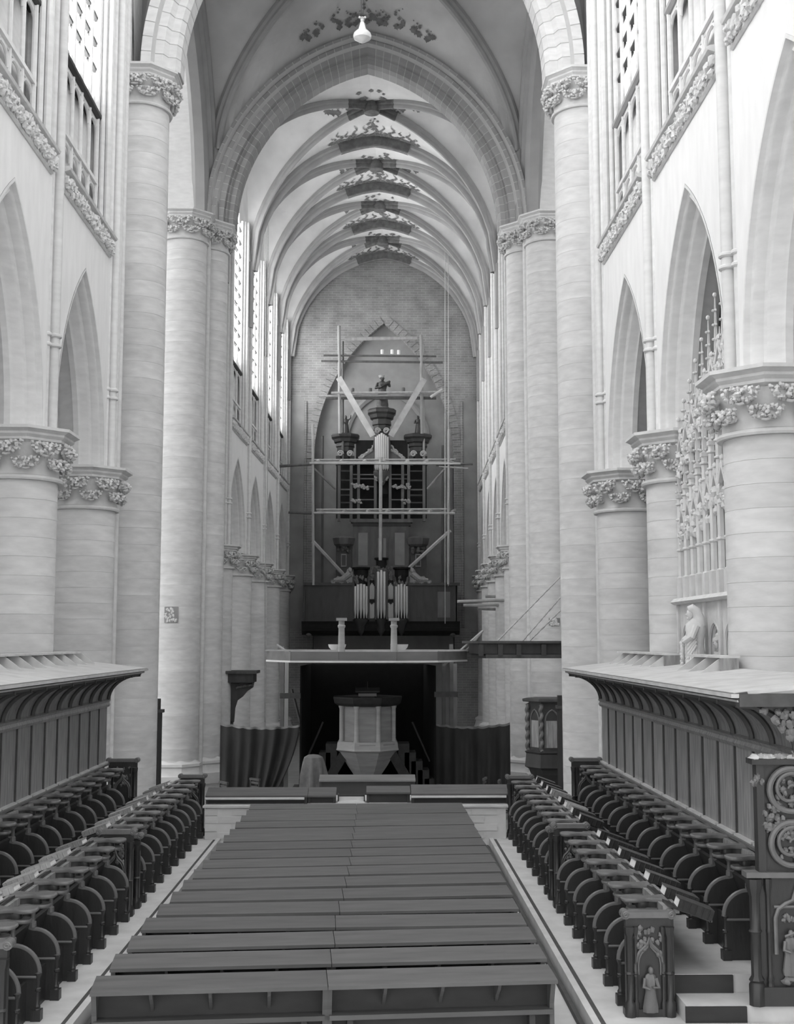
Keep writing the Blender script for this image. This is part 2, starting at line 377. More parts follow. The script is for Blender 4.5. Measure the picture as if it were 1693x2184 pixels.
# piers of the choir
PX = 5.57
ordn = {0: 'nearest', 1: 'second', 2: 'third'}
column('round_pier', PX, 15.75, 0, 7.0, .62, .85, 'thick pale round pier right of the carved stone tomb, nearest on the right', group='round choir piers')
column('round_pier', PX, 20.4, 0, 7.0, .62, .85, 'pale round pier just left of the carved stone tomb', group='round choir piers')
column('round_pier', PX, 25.05, 0, 7.0, .62, .85, 'pale round pier next to the tall shaft on the right', group='round choir piers')
column('round_pier', -PX, 20.25, 0, 7.0, .62, .85, 'pale round pier cut by the left picture edge', group='round choir piers')
column('round_pier', -PX, 24.75, 0, 7.0, .62, .85, 'pale round pier next to the tall shaft on the left', group='round choir piers')
for x, y in ((PX, 11.05), (-PX, 15.7)):                        # the next piers, just beside the picture
    column('pier_beside_frame', x, y, 0, 7.0, .62, .85, None, None)['kind'] = 'structure'
for s, nm in ((-1, 'left'), (1, 'right')):
    column('tall_pier', s*(5.76 if s < 0 else 5.70), 30.5, NF, 18.1, .72, 1.0, 'tall coursed round pier at the end of the %s choir stalls' % nm, group='crossing piers', course=.42, base=True)
    column('tall_pier', s*5.69, 42.25, NF, 18.15, .74, 1.0, 'inner tall round shaft of the far crossing pier on the %s' % nm, group='crossing piers', course=.36, base=8)
    column('tall_pier', s*(6.30 if s < 0 else 6.28), 41.1, NF, 18.15, .76, 1.0, 'outer tall round shaft of the far crossing pier on the %s' % nm, group='crossing piers', course=.36, base=8)
    MB().tube([(s*5.52, 41.32, NF), (s*5.52, 41.32, 18.1)], .09, 10).build('pier_shaft', 'stone', None, smooth=True, label='thin shaft between the two tall columns on the %s' % nm, cat='column')
    for q, y in enumerate(NY[1:-1]):
        column('nave_column', s*5.5+sh(y), y, NF, 6.95, .6, .85, '%s round nave column on the %s, counted from the crossing' % (('first', 'second', 'third')[q], nm), group='nave columns', course=.45)
    column('nave_respond', s*5.5+sh(43.9), 44.0, NF, 6.95, .6, .85, 'half column behind the %s crossing pier' % nm, group='nave columns', course=.6)
    column('nave_respond', s*5.5+sh(64.2), 64.35, NF, 6.95, .55, .85, 'half column against the organ wall on the %s' % nm, group='nave columns', course=.6)

# ---------------------------------------------------------------- crossing: arches and vault
def vouss_arch(name, yc, half, rise, spr, d_in, prof, m, nv, parent):
    """arch across the church, stone by stone; prof = closed (d, e) section, d outward from intrados, e along y"""
    R = (half*half+rise*rise)/(2*half); c = R-half; g = .0014
    for sg in (-1, 1):
        for i in range(nv):
            t0, t1 = i/nv+g, (i+1)/nv-(g if i < nv-1 else 0); mb = MB()
            def P(d, e, t):
                t = t*math.acos(c/(R+d)); x = -c+(R+d)*math.cos(t); z = (R+d)*math.sin(t)
                return (sg*x, yc+e, spr+z)
            mb.prism(prof, lambda d, e: P(d, e, t0), lambda d, e: P(d, e, t1))
            mb.build('voussoir', m, parent)
    ins = [(d+(.008 if d < .5 else -.008), e*(1-.012)) for d, e in prof]
    for sg in (-1, 1):
        rows = []
        for k in range(nv+1):
            row = []
            for d, e in ins:
                t = k/nv*math.acos(c/(R+d)); row.append((sg*(-c+(R+d)*math.cos(t)), yc+e, spr+(R+d)*math.sin(t)))
            rows.append(row)
        MB().grid(rows, True).build('joint_mortar', 'mortar_arch', parent)
W4 = thing('wall_crossing_far', (0, 42.2, 18.1), kind='structure')
prof = [(0, .25), (0, -.25), (.08, -.42), (.24, -.42), (.30, -.52), (.36, -.50), (.40, -.62), (.60, -.62), (.68, -.76), (.80, -.76), (.86, -.70), (.95, -.86), (1.05, -.86), (1.05, .5), (.3, .5)]
vouss_arch('w', 42.25, 4.66, 5.95, 18.1, 0, prof, 'voussoir_stone', 30, W4)
mb = MB(); A = arch(5.68, 7.4, 0, 16)
mb.grid([[(x, 42.3, 18.1+z) for x, z in A], [(x*1.6, 42.3, 18.1+z+7) for x, z in A]])
mb.build('wall_field', 'vault_plaster_crossing', W4)
E4 = thing('wall_crossing_near', (0, 30.5, 18.1), kind='structure')
prof = [(0, .3), (0, -.3), (.1, -.45), (.3, -.45), (.4, -.62), (.62, -.62), (.7, -.74), (.95, -.74), (.95, .74), (.7, .74), (.62, .62), (.4, .62), (.3, .45), (.1, .45)]
vouss_arch('e', 30.5, 4.72, 6.0, 18.1, 0, prof, 'stone', 24, E4)
for s, nm in ((-1, 'left'), (1, 'right')):
    m = MB(); yc, hf = 36.3, 5.0
    prof2 = [(-1.2, -.5), (-.9, -.5), (-.8, -.40), (-.55, -.40), (-.45, -.25), (-.2, -.25), (0, -.1), (0, .3), (-.3, .5), (-1.2, .5)]
    m.grid([[(s*(5.75+e*.8), yc+t, 18.1+z) for t, z in arch(hf, 6.0, d, 14)] for d, e in prof2])
    sa = thing('wall_transept_'+nm, (s*5.75, 36.3, 18.1), kind='structure')
    m.build('arch_moulding', 'voussoir_stone', sa, smooth=True)
    A = arch(hf+1.1, 7.2, 0, 12)
    MB().grid([[(s*5.9, yc+t, 18.1+z) for t, z in A], [(s*5.9, yc+t*1.25, 18.1+z+7) for t, z in A]]).build('wall_field', 'vault_plaster_crossing', sa)
    # stone jamb of the transept arch behind the outer tall shaft
    a, b = sorted((s*5.9, s*7.6)); MB().box(a, b, 41.4, 43.8, NF, 24).build('pier_core', 'stone', sa)
    a, b = sorted((s*5.7, s*7.0)); MB().box(a+(0 if s<0 else .25), b-(.25 if s<0 else 0), 30.0, 31.2, NF, 24).build('pier_core', 'stone', sa)
def web(name, x0, xa, ya, yb, spr, rise, m, n=16, shearing=False, ell=False, dome=0., edge=None):
    """groined web over a rectangle; H is a pointed arch profile"""
    a = xa; h = rise; R = (a*a+h*h)/(2*a); c = R-a
    H = lambda p: math.sqrt(max(0, R*R-(p*a+c)**2))
    if ell: H = lambda p: h*math.sqrt(max(0, 1-p*p))
    yc, b = (ya+yb)/2, (yb-ya)/2; mb = MB(); vid = {}
    for i in range(-n, n+1):
        for j in range(-n, n+1):
            vid[i, j] = len(mb.v); p = min(abs(i), abs(j))/n
            pp, qq = abs(i)/n, abs(j)/n; drop = (H(pp)-edge(pp))*((qq-pp)/(1-pp))**1.5 if edge and qq > pp else 0
            mb.v.append((x0+a*i/n, yc+b*j/n, -drop+spr+H(p)+(dome*(1-(max(abs(i), abs(j))/n)**2))))
    for i in range(-n, n):
        for j in range(-n, n):
            A_, B_, C_, D_ = vid[i, j], vid[i+1, j], vid[i+1, j+1], vid[i, j+1]
            if (i >= 0) == (j >= 0): mb.f += [(A_, B_, C_), (A_, C_, D_)]
            else: mb.f += [(A_, B_, D_), (B_, C_, D_)]
    if shearing: mb.shear(.031, 42)
    o = mb.build(name, m, kind='structure', smooth=False)
    return o, H, yc, b
def rib(mb, pts, w_=.13, d_=.30, n=None):
    """moulded rib hanging below a curve"""
    pts = [Vector(p) for p in pts]; rows = []; sec = [(-1, .05), (-1, -.35), (-.55, -.5), (-.6, -.8), (-.3, -1), (.3, -1), (.6, -.8), (.55, -.5), (1, -.35), (1, .05)]
    for i, p in enumerate(pts):
        t = pts[min(i+1, len(pts)-1)]-pts[max(i-1, 0)]; side = Vector((t.y, -t.x, 0))
        side = side.normalized() if side.length > 1e-6 else Vector((0, 1, 0)); dn = side.cross(t).normalized()
        if dn.z < 0 or (abs(dn.z) < 1e-3): dn = dn if dn.z >= 0 else -dn
        rows.append([tuple(p+side*(u*w_)+dn*(v*d_)) for u, v in sec])
    return mb.grid(rows, True)
# crossing vault
cv, H, yc, b = web('ceiling_crossing', 0, 5.45, 30.9, 41.75, 20.8, 4.3, 'vault_plaster_crossing', 20, ell=True, dome=.8, edge=lambda p: min(4.3*math.sqrt(max(0, 1-p*p)), math.sqrt(max(0, 7.16**2-(p*5.45+1.47)**2))-2.7))
for sg in (-1, 1):
    for ty in (-1, 1):
        rib(MB(), [(sg*5.45*math.sin(t), yc+ty*b*math.sin(t), 20.8+H(math.sin(t))+.8*math.cos(t)**2) for t in [k*PI/2/20 for k in range(21)][::-1]], .17, .38).build('diagonal_rib', 'rib_stone', cv, smooth=True)
        MB().tube([(sg*5.38, yc+ty*(b-.08), 18.1), (sg*5.38, yc+ty*(b-.08), 20.85)], .18, 8).build('rib_foot', 'rib_stone', cv, smooth=True)
MB().lathe([(.1, -.55), (.45, -.5), (.5, -.3), (.4, .1)], 20, (0, yc, 21.6+H(0))).build('boss', 'rib_stone', cv, smooth=True)
# nave vault: one quadripartite bay after another
def scroll(mb, cx, cy, H, a, spr, x0, kind, sc, ya, yb, zf=None):
    pts = []
    for k in range(13):
        t = 2*PI*k/13; r = sc*(.62+.38*math.cos(3*t+kind)*math.cos(2*t)); pts.append((cx+r*math.cos(t)*.8, cy+r*math.sin(t)))
    yc, b = (ya+yb)/2, (yb-ya)/2
    vs = []
    for x, y in pts:
        p = min(1, abs(x)/a, abs(y-yc)/b); vs.append((x0+x, y, zf(x, y) if zf else spr+H(p)-.03))
    mb.add(vs, [tuple(range(len(vs)))])
VA, VS, VR = 5.2, 18.75, 5.75
for q, (ya, yb) in enumerate(zip(NY, NY[1:])):
    ya = 42.6 if q == 0 else ya
    cv, H, yc, b = web('ceiling_nave', 0, VA, ya, yb, VS, VR, 'vault_plaster', 16, True)
    rr = random.Random(q+3)
    for sg in (-1, 1):
        for ty in (-1, 1):
            ts = [k/22 for k in range(23)]
            full = [(sg*VA*t, yc+ty*b*t, VS+H(t)) for t in ts]
            MB().tube([(sg*(VA-.1), yc+ty*(b-.1), 16.3), (sg*(VA-.1), yc+ty*(b-.1), VS+.3)], .13, 8).shear(.031, 42).build('rib_foot', 'rib_stone', cv, smooth=True)
            rib(MB(), full[4:][::-1], .12, .30).shear(.031, 42).build('diagonal_rib', 'rib_stone', cv, smooth=True)
            rib(MB(), full[:5][::-1], .125, .31).shear(.031, 42).build('painted_rib', 'painted_dark', cv, smooth=True)
        T = [(sg*VA*t, yb, VS+H(t)) for t in [k/24 for k in range(25)]]
        rib(MB(), T[7:][::-1], .17, .40).shear(.031, 42).build('transverse_rib', 'rib_stone', cv, smooth=True)
        rib(MB(), T[:8][::-1], .17, .40).shear(.031, 42).build('painted_rib', 'painted_light', cv, smooth=True)
        for off, mm in ((-.14, 'painted_dark'), (.14, 'painted_dark')):
            rib(MB(), [(x, y+off, z-.02) for x, y, z in T[:8][::-1]], .05, .36).shear(.031, 42).build('painted_fillet', mm, cv, smooth=True)
    sc = MB()
    for k in range(30):
        x = -1.75+3.5*k/29; scroll(sc, x, yb-.32, H, VA, VS, 0, rr.uniform(0, 6), rr.uniform(.12, .2), ya, yb)
    for x, lift in ((0, 1.7), (-.38, 1.0), (.38, 1.0), (-.75, 1.2), (.75, 1.2), (-1.1, .8), (1.1, .8), (-1.45, 1.0), (1.45, 1.0), (-1.7, .6), (1.7, .6)):
        m_ = int(lift/.11)
        for k in range(m_):                                  # a sprig: stem of scrolls that spreads and thins out
            u = k/m_; scroll(sc, x+(.16*math.sin(u*9+x*5)*(1-u)), yb-.4-lift*u, H, VA, VS, 0, rr.uniform(0, 6), .15*(1.15-u), ya, yb)
    for k in range(9): scroll(sc, rr.uniform(-.25, .25), yb-.9-.12*k, H, VA, VS, 0, rr.uniform(0, 6), .20-.014*k, ya, yb)
    for sg in (-1, 1):                                       # ornaments beside the crossing of the diagonals
        for k in range(34): scroll(sc, sg*rr.uniform(.2, 1.9), yc+rr.uniform(-.6, .6), H, VA, VS, 0, rr.uniform(0, 6), rr.uniform(.12, .24), ya, yb)
    for k in range(24): scroll(sc, rr.uniform(-.7, .7), yc+rr.uniform(-1.2, 1.0), H, VA, VS, 0, rr.uniform(0, 6), rr.uniform(.1, .22), ya, yb)
    o = sc.shear(.031, 42).build('painted_scrolls', 'painted_scroll', cv); o['kind'] = 'stuff'
    MB().lathe([(.08, -.45), (.3, -.42), (.34, -.25), (.25, .1)], 16, (sh(yc), yc, VS+H(0))).build('boss', 'painted_dark', cv, smooth=True)
# painted sprigs above the far crossing arch, on the crossing vault
sc = MB(); rr = random.Random(5); HH = lambda p: 4.3*math.sqrt(max(0, 1-p*p))
def crossing_z(x, y):
    p, q = abs(x)/5.45, abs(y-36.325)/5.425; e = min(HH(p), math.sqrt(max(0, 7.16**2-(p*5.45+1.47)**2))-2.7)
    return 20.8+HH(min(p, q))+.8*(1-max(p, q)**2)-((HH(p)-e)*((q-p)/(1-p))**1.5 if q > p else 0)-.05

for x, lift in ((0, 1.5), (-.6, .7), (.6, .7), (-1.1, 1.0), (1.1, 1.0), (-1.7, .6), (1.7, .6), (-2.2, .4), (2.2, .4), (-.3, .6), (.3, .6)):
    for k in range(9):
        u = k/9; scroll(sc, x+.14*math.sin(u*9+x*5), 40.95-lift*u, HH, 5.45, 20.8+.03*0, 0, rr.uniform(0, 6), .16*(1.2-u), 30.9, 41.75, zf=crossing_z)
o = sc.build('painted_scrolls', 'painted_scroll', bpy.data.objects['ceiling_crossing']); o['kind'] = 'stuff'
for s, nm in ((-1, 'left'), (1, 'right')):
    MB().box(*sorted((s*5.7, s*6.1)), 43.6, 64.5, 20.4, 27).shear(.031, 42).build('wall_nave_head_'+nm, 'vault_plaster', kind='structure')
# ---------------------------------------------------------------- west wall with its great blind arch
WY = 64.5; ww = thing('wall_back', (sh(WY), WY, NF), kind='structure')
xo = sh(WY); hf, spz, ris = 3.72, 13.2, 7.4
A = arch(hf, ris, 0, 16); low = [(-7.5, NF)]+[(-hf-.001, NF)]
mb = MB()
front = [(x, spz+z) for x, z in A]
mb.grid([[(xo+x, WY, z) for x, z in front], [(xo+x, WY, 27) for x, z in front]])
mb.box(xo-7.5, xo-hf, WY, WY+.5, NF, 27); mb.box(xo+hf, xo+7.5, WY, WY+.5, NF, 27)
mb.grid([[(xo+x, WY, z) for x, z in [(-hf, NF)]+front+[(hf, NF)]], [(xo+x, WY+.5, z) for x, z in [(-hf, NF)]+front+[(hf, NF)]]])
mb.build('masonry', 'masonry_west', ww)
MB().box(xo-hf-.3, xo+hf+.3, WY+.45, WY+.9, NF, 22.5).build('niche_back', 'niche_plaster', ww)
R = (hf*hf+ris*ris)/(2*hf); c = R-hf; tm = math.acos(c/R); nv = 26
for sg in (-1, 1):                                            # ring of the blind arch, stone by stone
    for i in range(nv):
        t0, t1 = tm*i/nv+.0015, tm*(i+1)/nv-.0015
        P = lambda d, t: (xo+sg*max(0, -c+(R+d)*math.cos(t)), spz+(R+d)*math.sin(t))
        q = [P(0, t0), P(.42, t0), P(.42, t1), P(0, t1)]
        MB().prism(q, lambda x, z: (x, WY-.05, z), lambda x, z: (x, WY+.3, z)).build('voussoir', 'masonry_west', ww)
mb = MB(); A2 = arch(2.35, 2.9, 0, 14)
mb.grid([[(xo+.15+x, WY+.46-e, 14.2+z) for x, z in arch(2.35, 2.9, d, 14)] for d, e in ((0, 0), (0, .12), (.14, .18), (.3, .12), (.3, 0))])
mb.build('round_moulding', 'niche_plaster', ww, smooth=True)
for sg in (-1, 1):
    mb = MB(); A3 = arch(.36, .42, 0, 6); xc = xo+sg*4.62
    mb.prism([(xc+x, 16.2+z) for x, z in A3]+[(xc+.36, 4.2), (xc-.36, 4.2)], lambda x, z: (x, WY-.012, z), lambda x, z: (x, WY+.1, z))
    mb.build('blind_niche', 'niche_plaster', ww)
    for q in (-.44, .44): MB().tube([(xc+q, WY-.02, 4.2), (xc+q, WY-.02, 16.3)], .07, 8).build('wall_rib', 'masonry_west', ww, smooth=True)
# ---------------------------------------------------------------- aisles behind the arcades (what shows through the arches, and unseen outer walls)
for s, nm in ((-1, 'left'), (1, 'right')):
    a, b = sorted((s*10.4, s*10.9))
    if s > 0: MB().box(a, b, 2, 29.6, -.3, 13).build('wall_aisle_'+nm, 'masonry_aisle_side', kind='structure')
    else:                                                     # unseen left aisle wall, its openings shaped to let in side light
        wa = MB().box(a, b, 2, 29.6, -.3, 4.0).build('wall_aisle_'+nm, 'masonry_aisle_side', kind='structure')
        MB().box(a, b, 2, 29.6, 9.0, 13).build('wall_head', 'masonry_aisle_side', wa)
        for k in range(7): MB().box(a, b, 2+4.6*k-1.3, 2+4.6*k+1.3, 4.0, 9.0).build('window_pier', 'masonry_aisle_side', wa)
    if s > 0: MB().box(13.5, 14, 29.6, 44, NF, 26).build('wall_transept_light_block', 'masonry_aisle_side', kind='structure')  # unseen wall, added to block light from the right transept
    a, b = sorted((s*6.2, s*10.9)); MB().box(a, b, 29.4, 30.0, NF, 13).build('wall_aisle_end_'+nm, 'masonry_aisle', kind='structure')
    a, b = sorted((s*6.0, s*10.9)); MB().box(a, b, 12, 29.6, 12.2, 12.5).build('ceiling_aisle_'+nm, 'vault_plaster', kind='structure')
    a, b = sorted((s*10.4, s*10.9)); MB().box(a+sh(55)*0, b, 43.5, 66, NF, 12.4).build('wall_nave_aisle_'+nm, 'masonry_aisle_side', kind='structure')
    a, b = sorted((s*6.0, s*10.9)); MB().box(a, b, 43.9, 66, 12.2, 12.5).build('ceiling_nave_aisle_'+nm, 'vault_plaster', kind='structure')
    a, b = sorted((s*6.4, s*11.)); MB().box(a, b, 64.5, 65, NF, 13).build('wall_nave_aisle_end_'+nm, 'masonry_aisle', kind='structure')
# ================================================================ CHOIR STALLS
def stall_divider_meshes(s):
    """meshes of one divider, local: x = 0 at the back of the seat, -s*depth towards the middle of the choir; y = 0; z = 0 floor"""
    D = lambda u: -s*u
    arc = [(.43, .40)]+[(.19+.24*math.cos(t), .43+.24*math.sin(t)) for t in [k*PI/2/10 for k in range(11)]]+[(.15, .68)]
    board = MB().py([(D(u), z) for u, z in [(0, 0), (.42, 0)]+arc+[(.13, .70), (.13, .93), (0, .93)]], -.028, .028).mesh('board', 'stall_wood')
    mo = MB()
    for off, r in ((.0, .024), (-.075, .014)):
        mo.tube([(D(u+off*.5), 0, z+off*.7) for u, z in arc[1:]], r, 8, flat=1.35)
    mo.tube([(D(.42), -.03, .40), (D(.02), -.03, .40)], .014, 6); mo.tube([(D(.42), .03, .40), (D(.02), .03, .40)], .014, 6)
    mo.tube([(D(.19), 0, .675), (D(.15), 0, .70), (D(.14), 0, .76)], .028, 8, flat=1.5)
    mould = mo.mesh('arch_moulding', 'stall_wood_worn_highlight', True)
    cl = MB()
    for z0, z1 in ((0, .48),):
        cl.lathe([(.045, 0), (.045, .09), (.03, .11), (.034, .13), (.022, .15), (.022, .26), (.034, .27), (.034, .29), (.022, .30), (.022, .38), (.03, .40), (.04, .43), (.02, .45)], 8, (D(.425), 0, z0))
    neck = MB().lathe([(.035, .70), (.035, .75), (.022, .76), (.022, .84), (.035, .86), (.055, .89)], 8, (D(.18), 0, 0)).mesh('neck', 'stall_wood_worn_highlight', True)
    col = cl.mesh('colonnette', 'stall_wood', True); foot = MB().py([(D(.38), 0), (D(.47), 0), (D(.47), .10), (D(.38), .10)], -.05, .05).mesh('foot_block', 'stall_wood')
    def paddle(z0, z1, k):
        half = [(.41, 0), (.405, .06), (.37, .10), (.31, .115), (.24, .095), (.19, .06), (.13, .055), (.06, .08), (.0, .11), (-.04, .11)]
        poly = [(D(.10+(u-.10)*k), v*k) for u, v in half]+[(D(.10+(u-.10)*k), -v*k) for u, v in half[::-1][:-1]]
        m = MB(); n = len(poly); cx = D(.2)
        ins = lambda q: [(cx+(x-cx)*q, y*q) for x, y in poly]
        rows = [[(x, y, z) for x, y in ins(q)] for q, z in ((.93, z0), (1, z0+.012), (1, z1-.012), (.95, z1))]
        o = len(m.v); m.grid(rows, True); m.f.append(tuple(o+i for i in range(n))); e = o+3*n; m.f.append(tuple(e+i for i in range(n))[::-1])
        return m
    elbow = paddle(.99, 1.03, 1.0).mesh('elbow_rest', 'stall_wood_worn_highlight', True)
    sup = (paddle(.925, .985, .52).mesh('elbow_core', 'stall_wood', True), paddle(.895, .93, .82).mesh('elbow_moulding', 'stall_wood_worn_highlight', True))  # dark core paints the shade in the gap between elbow tiers
    return board, mould, col, elbow, foot, neck, sup
def seat_meshes(s, p):
    D = lambda u: -s*u
    seat = MB().py([(D(.03), .42), (D(.06), .42), (D(.16), .74), (D(.12), .75)], .035, p-.035).mesh('tip_up_seat', 'stall_wood')
    back = MB().box(*sorted((D(0), D(.03))), .028, p-.028, .05, .95).mesh('back_board', 'stall_wood')
    skirt = MB().box(*sorted((D(.30), D(.33))), .03, p-.03, .0, .36)
    return seat, back, skirt.mesh('kick_board', 'stall_wood')
def relief_figure(mb, x, y, z, h, s=1, seed=0):
    """small robed figure carved in relief, facing -y"""
    mb.lathe([(.16*h, 0), (.17*h, .1*h), (.12*h, .45*h), (.135*h, .68*h), (.10*h, .80*h), (.05*h, .84*h)], 14, (x, y, z), sy=.55, rip=lambda a, q: 1+.16*math.sin(7*a+seed+q*4))
    mb.blob((x+.01*h, y-.03*h, z+.91*h), (.065*h, .065*h, .085*h), 9, 7)
    mb.tube([(x-.12*h, y-.02*h, z+.74*h), (x-.16*h, y-.07*h, z+.56*h), (x-.03*h, y-.12*h, z+.52*h)], [.045*h, .045*h, .03*h], 7)
    mb.tube([(x+.12*h, y-.02*h, z+.74*h), (x+.17*h, y-.07*h, z+.55*h), (x+.03*h, y-.12*h, z+.56*h)], [.045*h, .045*h, .03*h], 7)
def end_panel(parent, s, y, x0, w_, z0, h, face=-1, figure=True):
    """carved end panel standing across the row; face = direction it faces along y"""
    xa, xb = sorted((x0, x0+s*w_)); t = .07
    p = MB().box(xa, xb, y-t/2, y+t/2, z0, z0+h).build('end_panel', 'stall_wood', parent)
    fr = MB(); yf = y+face*(t/2+.015)
    for x in (xa+.03, xb-.03, xa+.09, xb-.09):
        r = .032 if x in (xa+.03, xb-.03) else .016
        fr.lathe([(r*1.7, 0), (r*1.7, .12), (r, .15), (r, .42*h), (r*1.5, .43*h), (r, .45*h), (r, .80*h), (r*1.5, .84*h), (r*1.7, .9*h)], 8, (x, yf, z0))
    fr.box(xa-.02, xb+.02, y-.07, y+.07, z0, z0+.07)
    fr.build('colonnettes', 'stall_wood', p, smooth=True)
    top = MB().box(xa-.0, xb+.0, y-.06, y+.06, z0+h-.01, z0+h+.045)
    for x, g in ((xa, 1), (xb, -1)):
        top.tube([(x+.03*math.cos(a)*(1-k/26), y-.06, z0+h+.02+.03*math.sin(a)*(1-k/26)) for k, a in [(k, k*.5) for k in range(20)]], .012, 6)
        top.prism([(x+.045*math.cos(2*PI*k/12), z0+h+.02+.045*math.sin(2*PI*k/12)) for k in range(12)], lambda a, b: (a, y-.055, b), lambda a, b: (a, y+.055, b))
    top.build('top_rail', 'stall_wood_worn_highlight', p, smooth=True)
    og = MB(); xc = (xa+xb)/2; hw = w_*.30; zc = z0+.52*h
    pts = [(-hw, -.12*h), (-hw, 0), (-hw*.92, .07*h), (-hw*.7, .13*h), (-hw*.35, .175*h), (-hw*.12, .21*h), (0, .27*h)]
    pts = pts+[(-a, b) for a, b in pts[:-1][::-1]]
    og.tube([(xc+a, yf, zc+b) for a, b in pts], .016, 6); og.tube([(xc+a*.8, yf, zc+b*.85) for a, b in pts], .009, 6)
    rr = random.Random(int(y*7)+int(s))
    for k in range(20):
        a = rr.uniform(-1, 1)*w_*.30; b = rr.uniform(.60, .90)*h
        og.blob((xc+a, yf, z0+b), (.022, .014, .026), 6, 5, .8, 3, k)
    og.build('tracery', 'stall_wood_worn_highlight', p, smooth=True)
    if figure:
        fg = MB(); relief_figure(fg, xc, yf-face*-.02, z0+.05*h, .46*h, seed=y)
        fg.build('carved_figure', 'stall_wood_worn_highlight', p, smooth=True)
    return p
def stall_row(s, x_back, z0, y_first, n, pitch, name, label, desk=False, y_end=None):
    t = thing(name, (x_back, y_first, z0), label, 'choir stalls', 'rows of carved choir stalls')
    board, mould, col, elbow, foot, neck, sup = stall_divider_meshes(s); seat, back, kick = seat_meshes(s, pitch)
    for i in range(n):
        y = y_first+i*pitch
        d = inst('divider', board, t, (x_back, y, z0))
        for nm, me in (('arch_moulding', mould), ('colonnette', col), ('elbow_rest', elbow), ('foot_block', foot), ('neck', neck), ('elbow_core', sup[0]), ('elbow_moulding', sup[1])): inst(nm, me, d, (x_back, y, z0))
        if i < n-1:
            inst('tip_up_seat', seat, t, (x_back, y, z0)); inst('back_board', back, t, (x_back, y, z0)); inst('kick_board', kick, t, (x_back, y, z0))
    ya, yb = y_first-.3, y_first+(n-1)*pitch+.3
    a, b = sorted((x_back-s*.06, x_back+s*.10)); MB().box(a, b, ya, yb, z0+.93, z0+1.0).build('top_board', 'panel_wood', t)
    return t, ya, yb
PITCH_S = .675
for s, nm, yn0, yn1, yf0, yf1 in ((1, 'right', 12.36, 7, 17.6, 8), (-1, 'left', 11.27, 8, 17.15, 9)):
    XB = s*3.22
    for blk, (y0, n) in enumerate(((yn0, yn1), (yf0, yf1))):
        t, ya, yb = stall_row(s, XB, 0, y0, n, PITCH_S, 'front_stall_row',
            'dark carved %s front stall row, the %s of the two blocks' % (nm, ('nearer', 'farther')[blk]))
        end_panel(t, -s, ya-.04, XB, .44, 0, .92)
        end_panel(t, -s, yb+.04, XB, .44, 0, 1.05, -1, figure=False)
        # sloping book desk on the back of the row
        dk = MB().py([(XB-s*.02, 1.00), (XB-s*.02, 1.03), (XB+s*.40, .88), (XB+s*.40, .85)], ya-.02, yb)
        dk = dk.build('book_desk', 'stall_wood', t)
        MB().box(*sorted((XB+s*.385, XB+s*.41)), ya-.02, yb, .85, .91).build('lip', 'stall_wood_worn_highlight', dk)
        MB().box(*sorted((XB, XB+s*.04)), ya, yb, 0, .98).build('rear_panelling', 'stall_wood', t)
    # back row with its panelled wall and coved canopy
    XK = s*4.36
    t, ya, yb = stall_row(s, XK, .34, 12.68 if s > 0 else 12.3, 14 if s > 0 else 14, .69, 'back_stall_row', 'dark carved back stall row below the panelled wall on the %s' % nm)
    yN, yF = 11.75, 22.05
    end_panel(t, -s, yF, XK, .50, .34, 1.08, -1, figure=False)
    wp = thing('stall_canopy', (s*4.4, 17, .34), 'tall panelled stall back with a coved canopy on the %s' % nm, 'canopy', 'stall canopies')
    MB().box(*sorted((s*4.44, s*4.50)), yN, yF, .34, 2.46).build('backing', 'canopy_wood', wp)
    n = 15; pw = (yF-yN)/n
    pan = MB().box(-.012, .012, .02, pw-.02, 1.42, 2.40).mesh('panel', 'panel_wood')
    bat = MB().lathe([(.02, 1.40), (.02, 2.42)], 6).mesh('batten', 'canopy_wood', True)
    for i in range(n):
        inst('panel', pan, wp, (s*4.425, yN+i*pw, 0))
        inst('panel_batten', bat, wp, (s*4.41, yN+i*pw, 0))
    led = MB().py([(s*4.44, 1.36), (s*4.34, 1.36), (s*4.34, 1.39), (s*4.44, 1.44)], yN, yF).build('ledge', 'stall_wood_worn_highlight', wp)
    for i in range(n): MB().box(*sorted((s*4.36, s*4.425)), yN+i*pw+.03, yN+(i+1)*pw-.03, 1.40, 1.425).build('ledge_slip', 'canopy_top', led)
    MB().py([(s*4.45, 2.38), (s*4.38, 2.38), (s*4.36, 2.42), (s*4.38, 2.46), (s*4.35, 2.50), (s*4.45, 2.52)], yN, yF).build('rail', 'panel_wood', wp)
    cove = [(4.42-.56*(1-math.cos(a)), 2.50+.45*math.sin(a)) for a in [k*PI/2/10 for k in range(11)]]
    MB().grid([[(s*x, yN, z) for x, z in cove], [(s*x, yF, z) for x, z in cove]]).build('cove', 'panel_wood', wp, smooth=True)
    rb = MB(); rb.tube([(s*(x-.02), 0, z-.01) for x, z in cove], .035, 6)
    rb = rb.mesh('cove_rib', 'canopy_wood', True)
    for i in range(n+1): inst('cove_rib', rb, wp, (0, yN+i*pw, 0))
    prof = [(3.90, 2.93), (3.86, 2.93), (3.84, 2.96), (3.80, 2.97), (3.79, 3.00), (3.74, 3.01), (3.73, 3.05), (3.88, 3.07), (3.92, 2.97)]
    MB().py([(s*x, z) for x, z in prof], yN-.22, yF+.12).build('cornice', 'canopy_wood', wp)
    MB().box(*sorted((s*3.725, s*3.86)), yN-.23, yF+.13, 3.012, 3.05).build('cornice_fillet', 'canopy_top', wp)
    MB().box(*sorted((s*3.785, s*3.86)), yN-.215, yF+.115, 2.972, 2.992).build('cornice_fillet', 'canopy_top', wp)
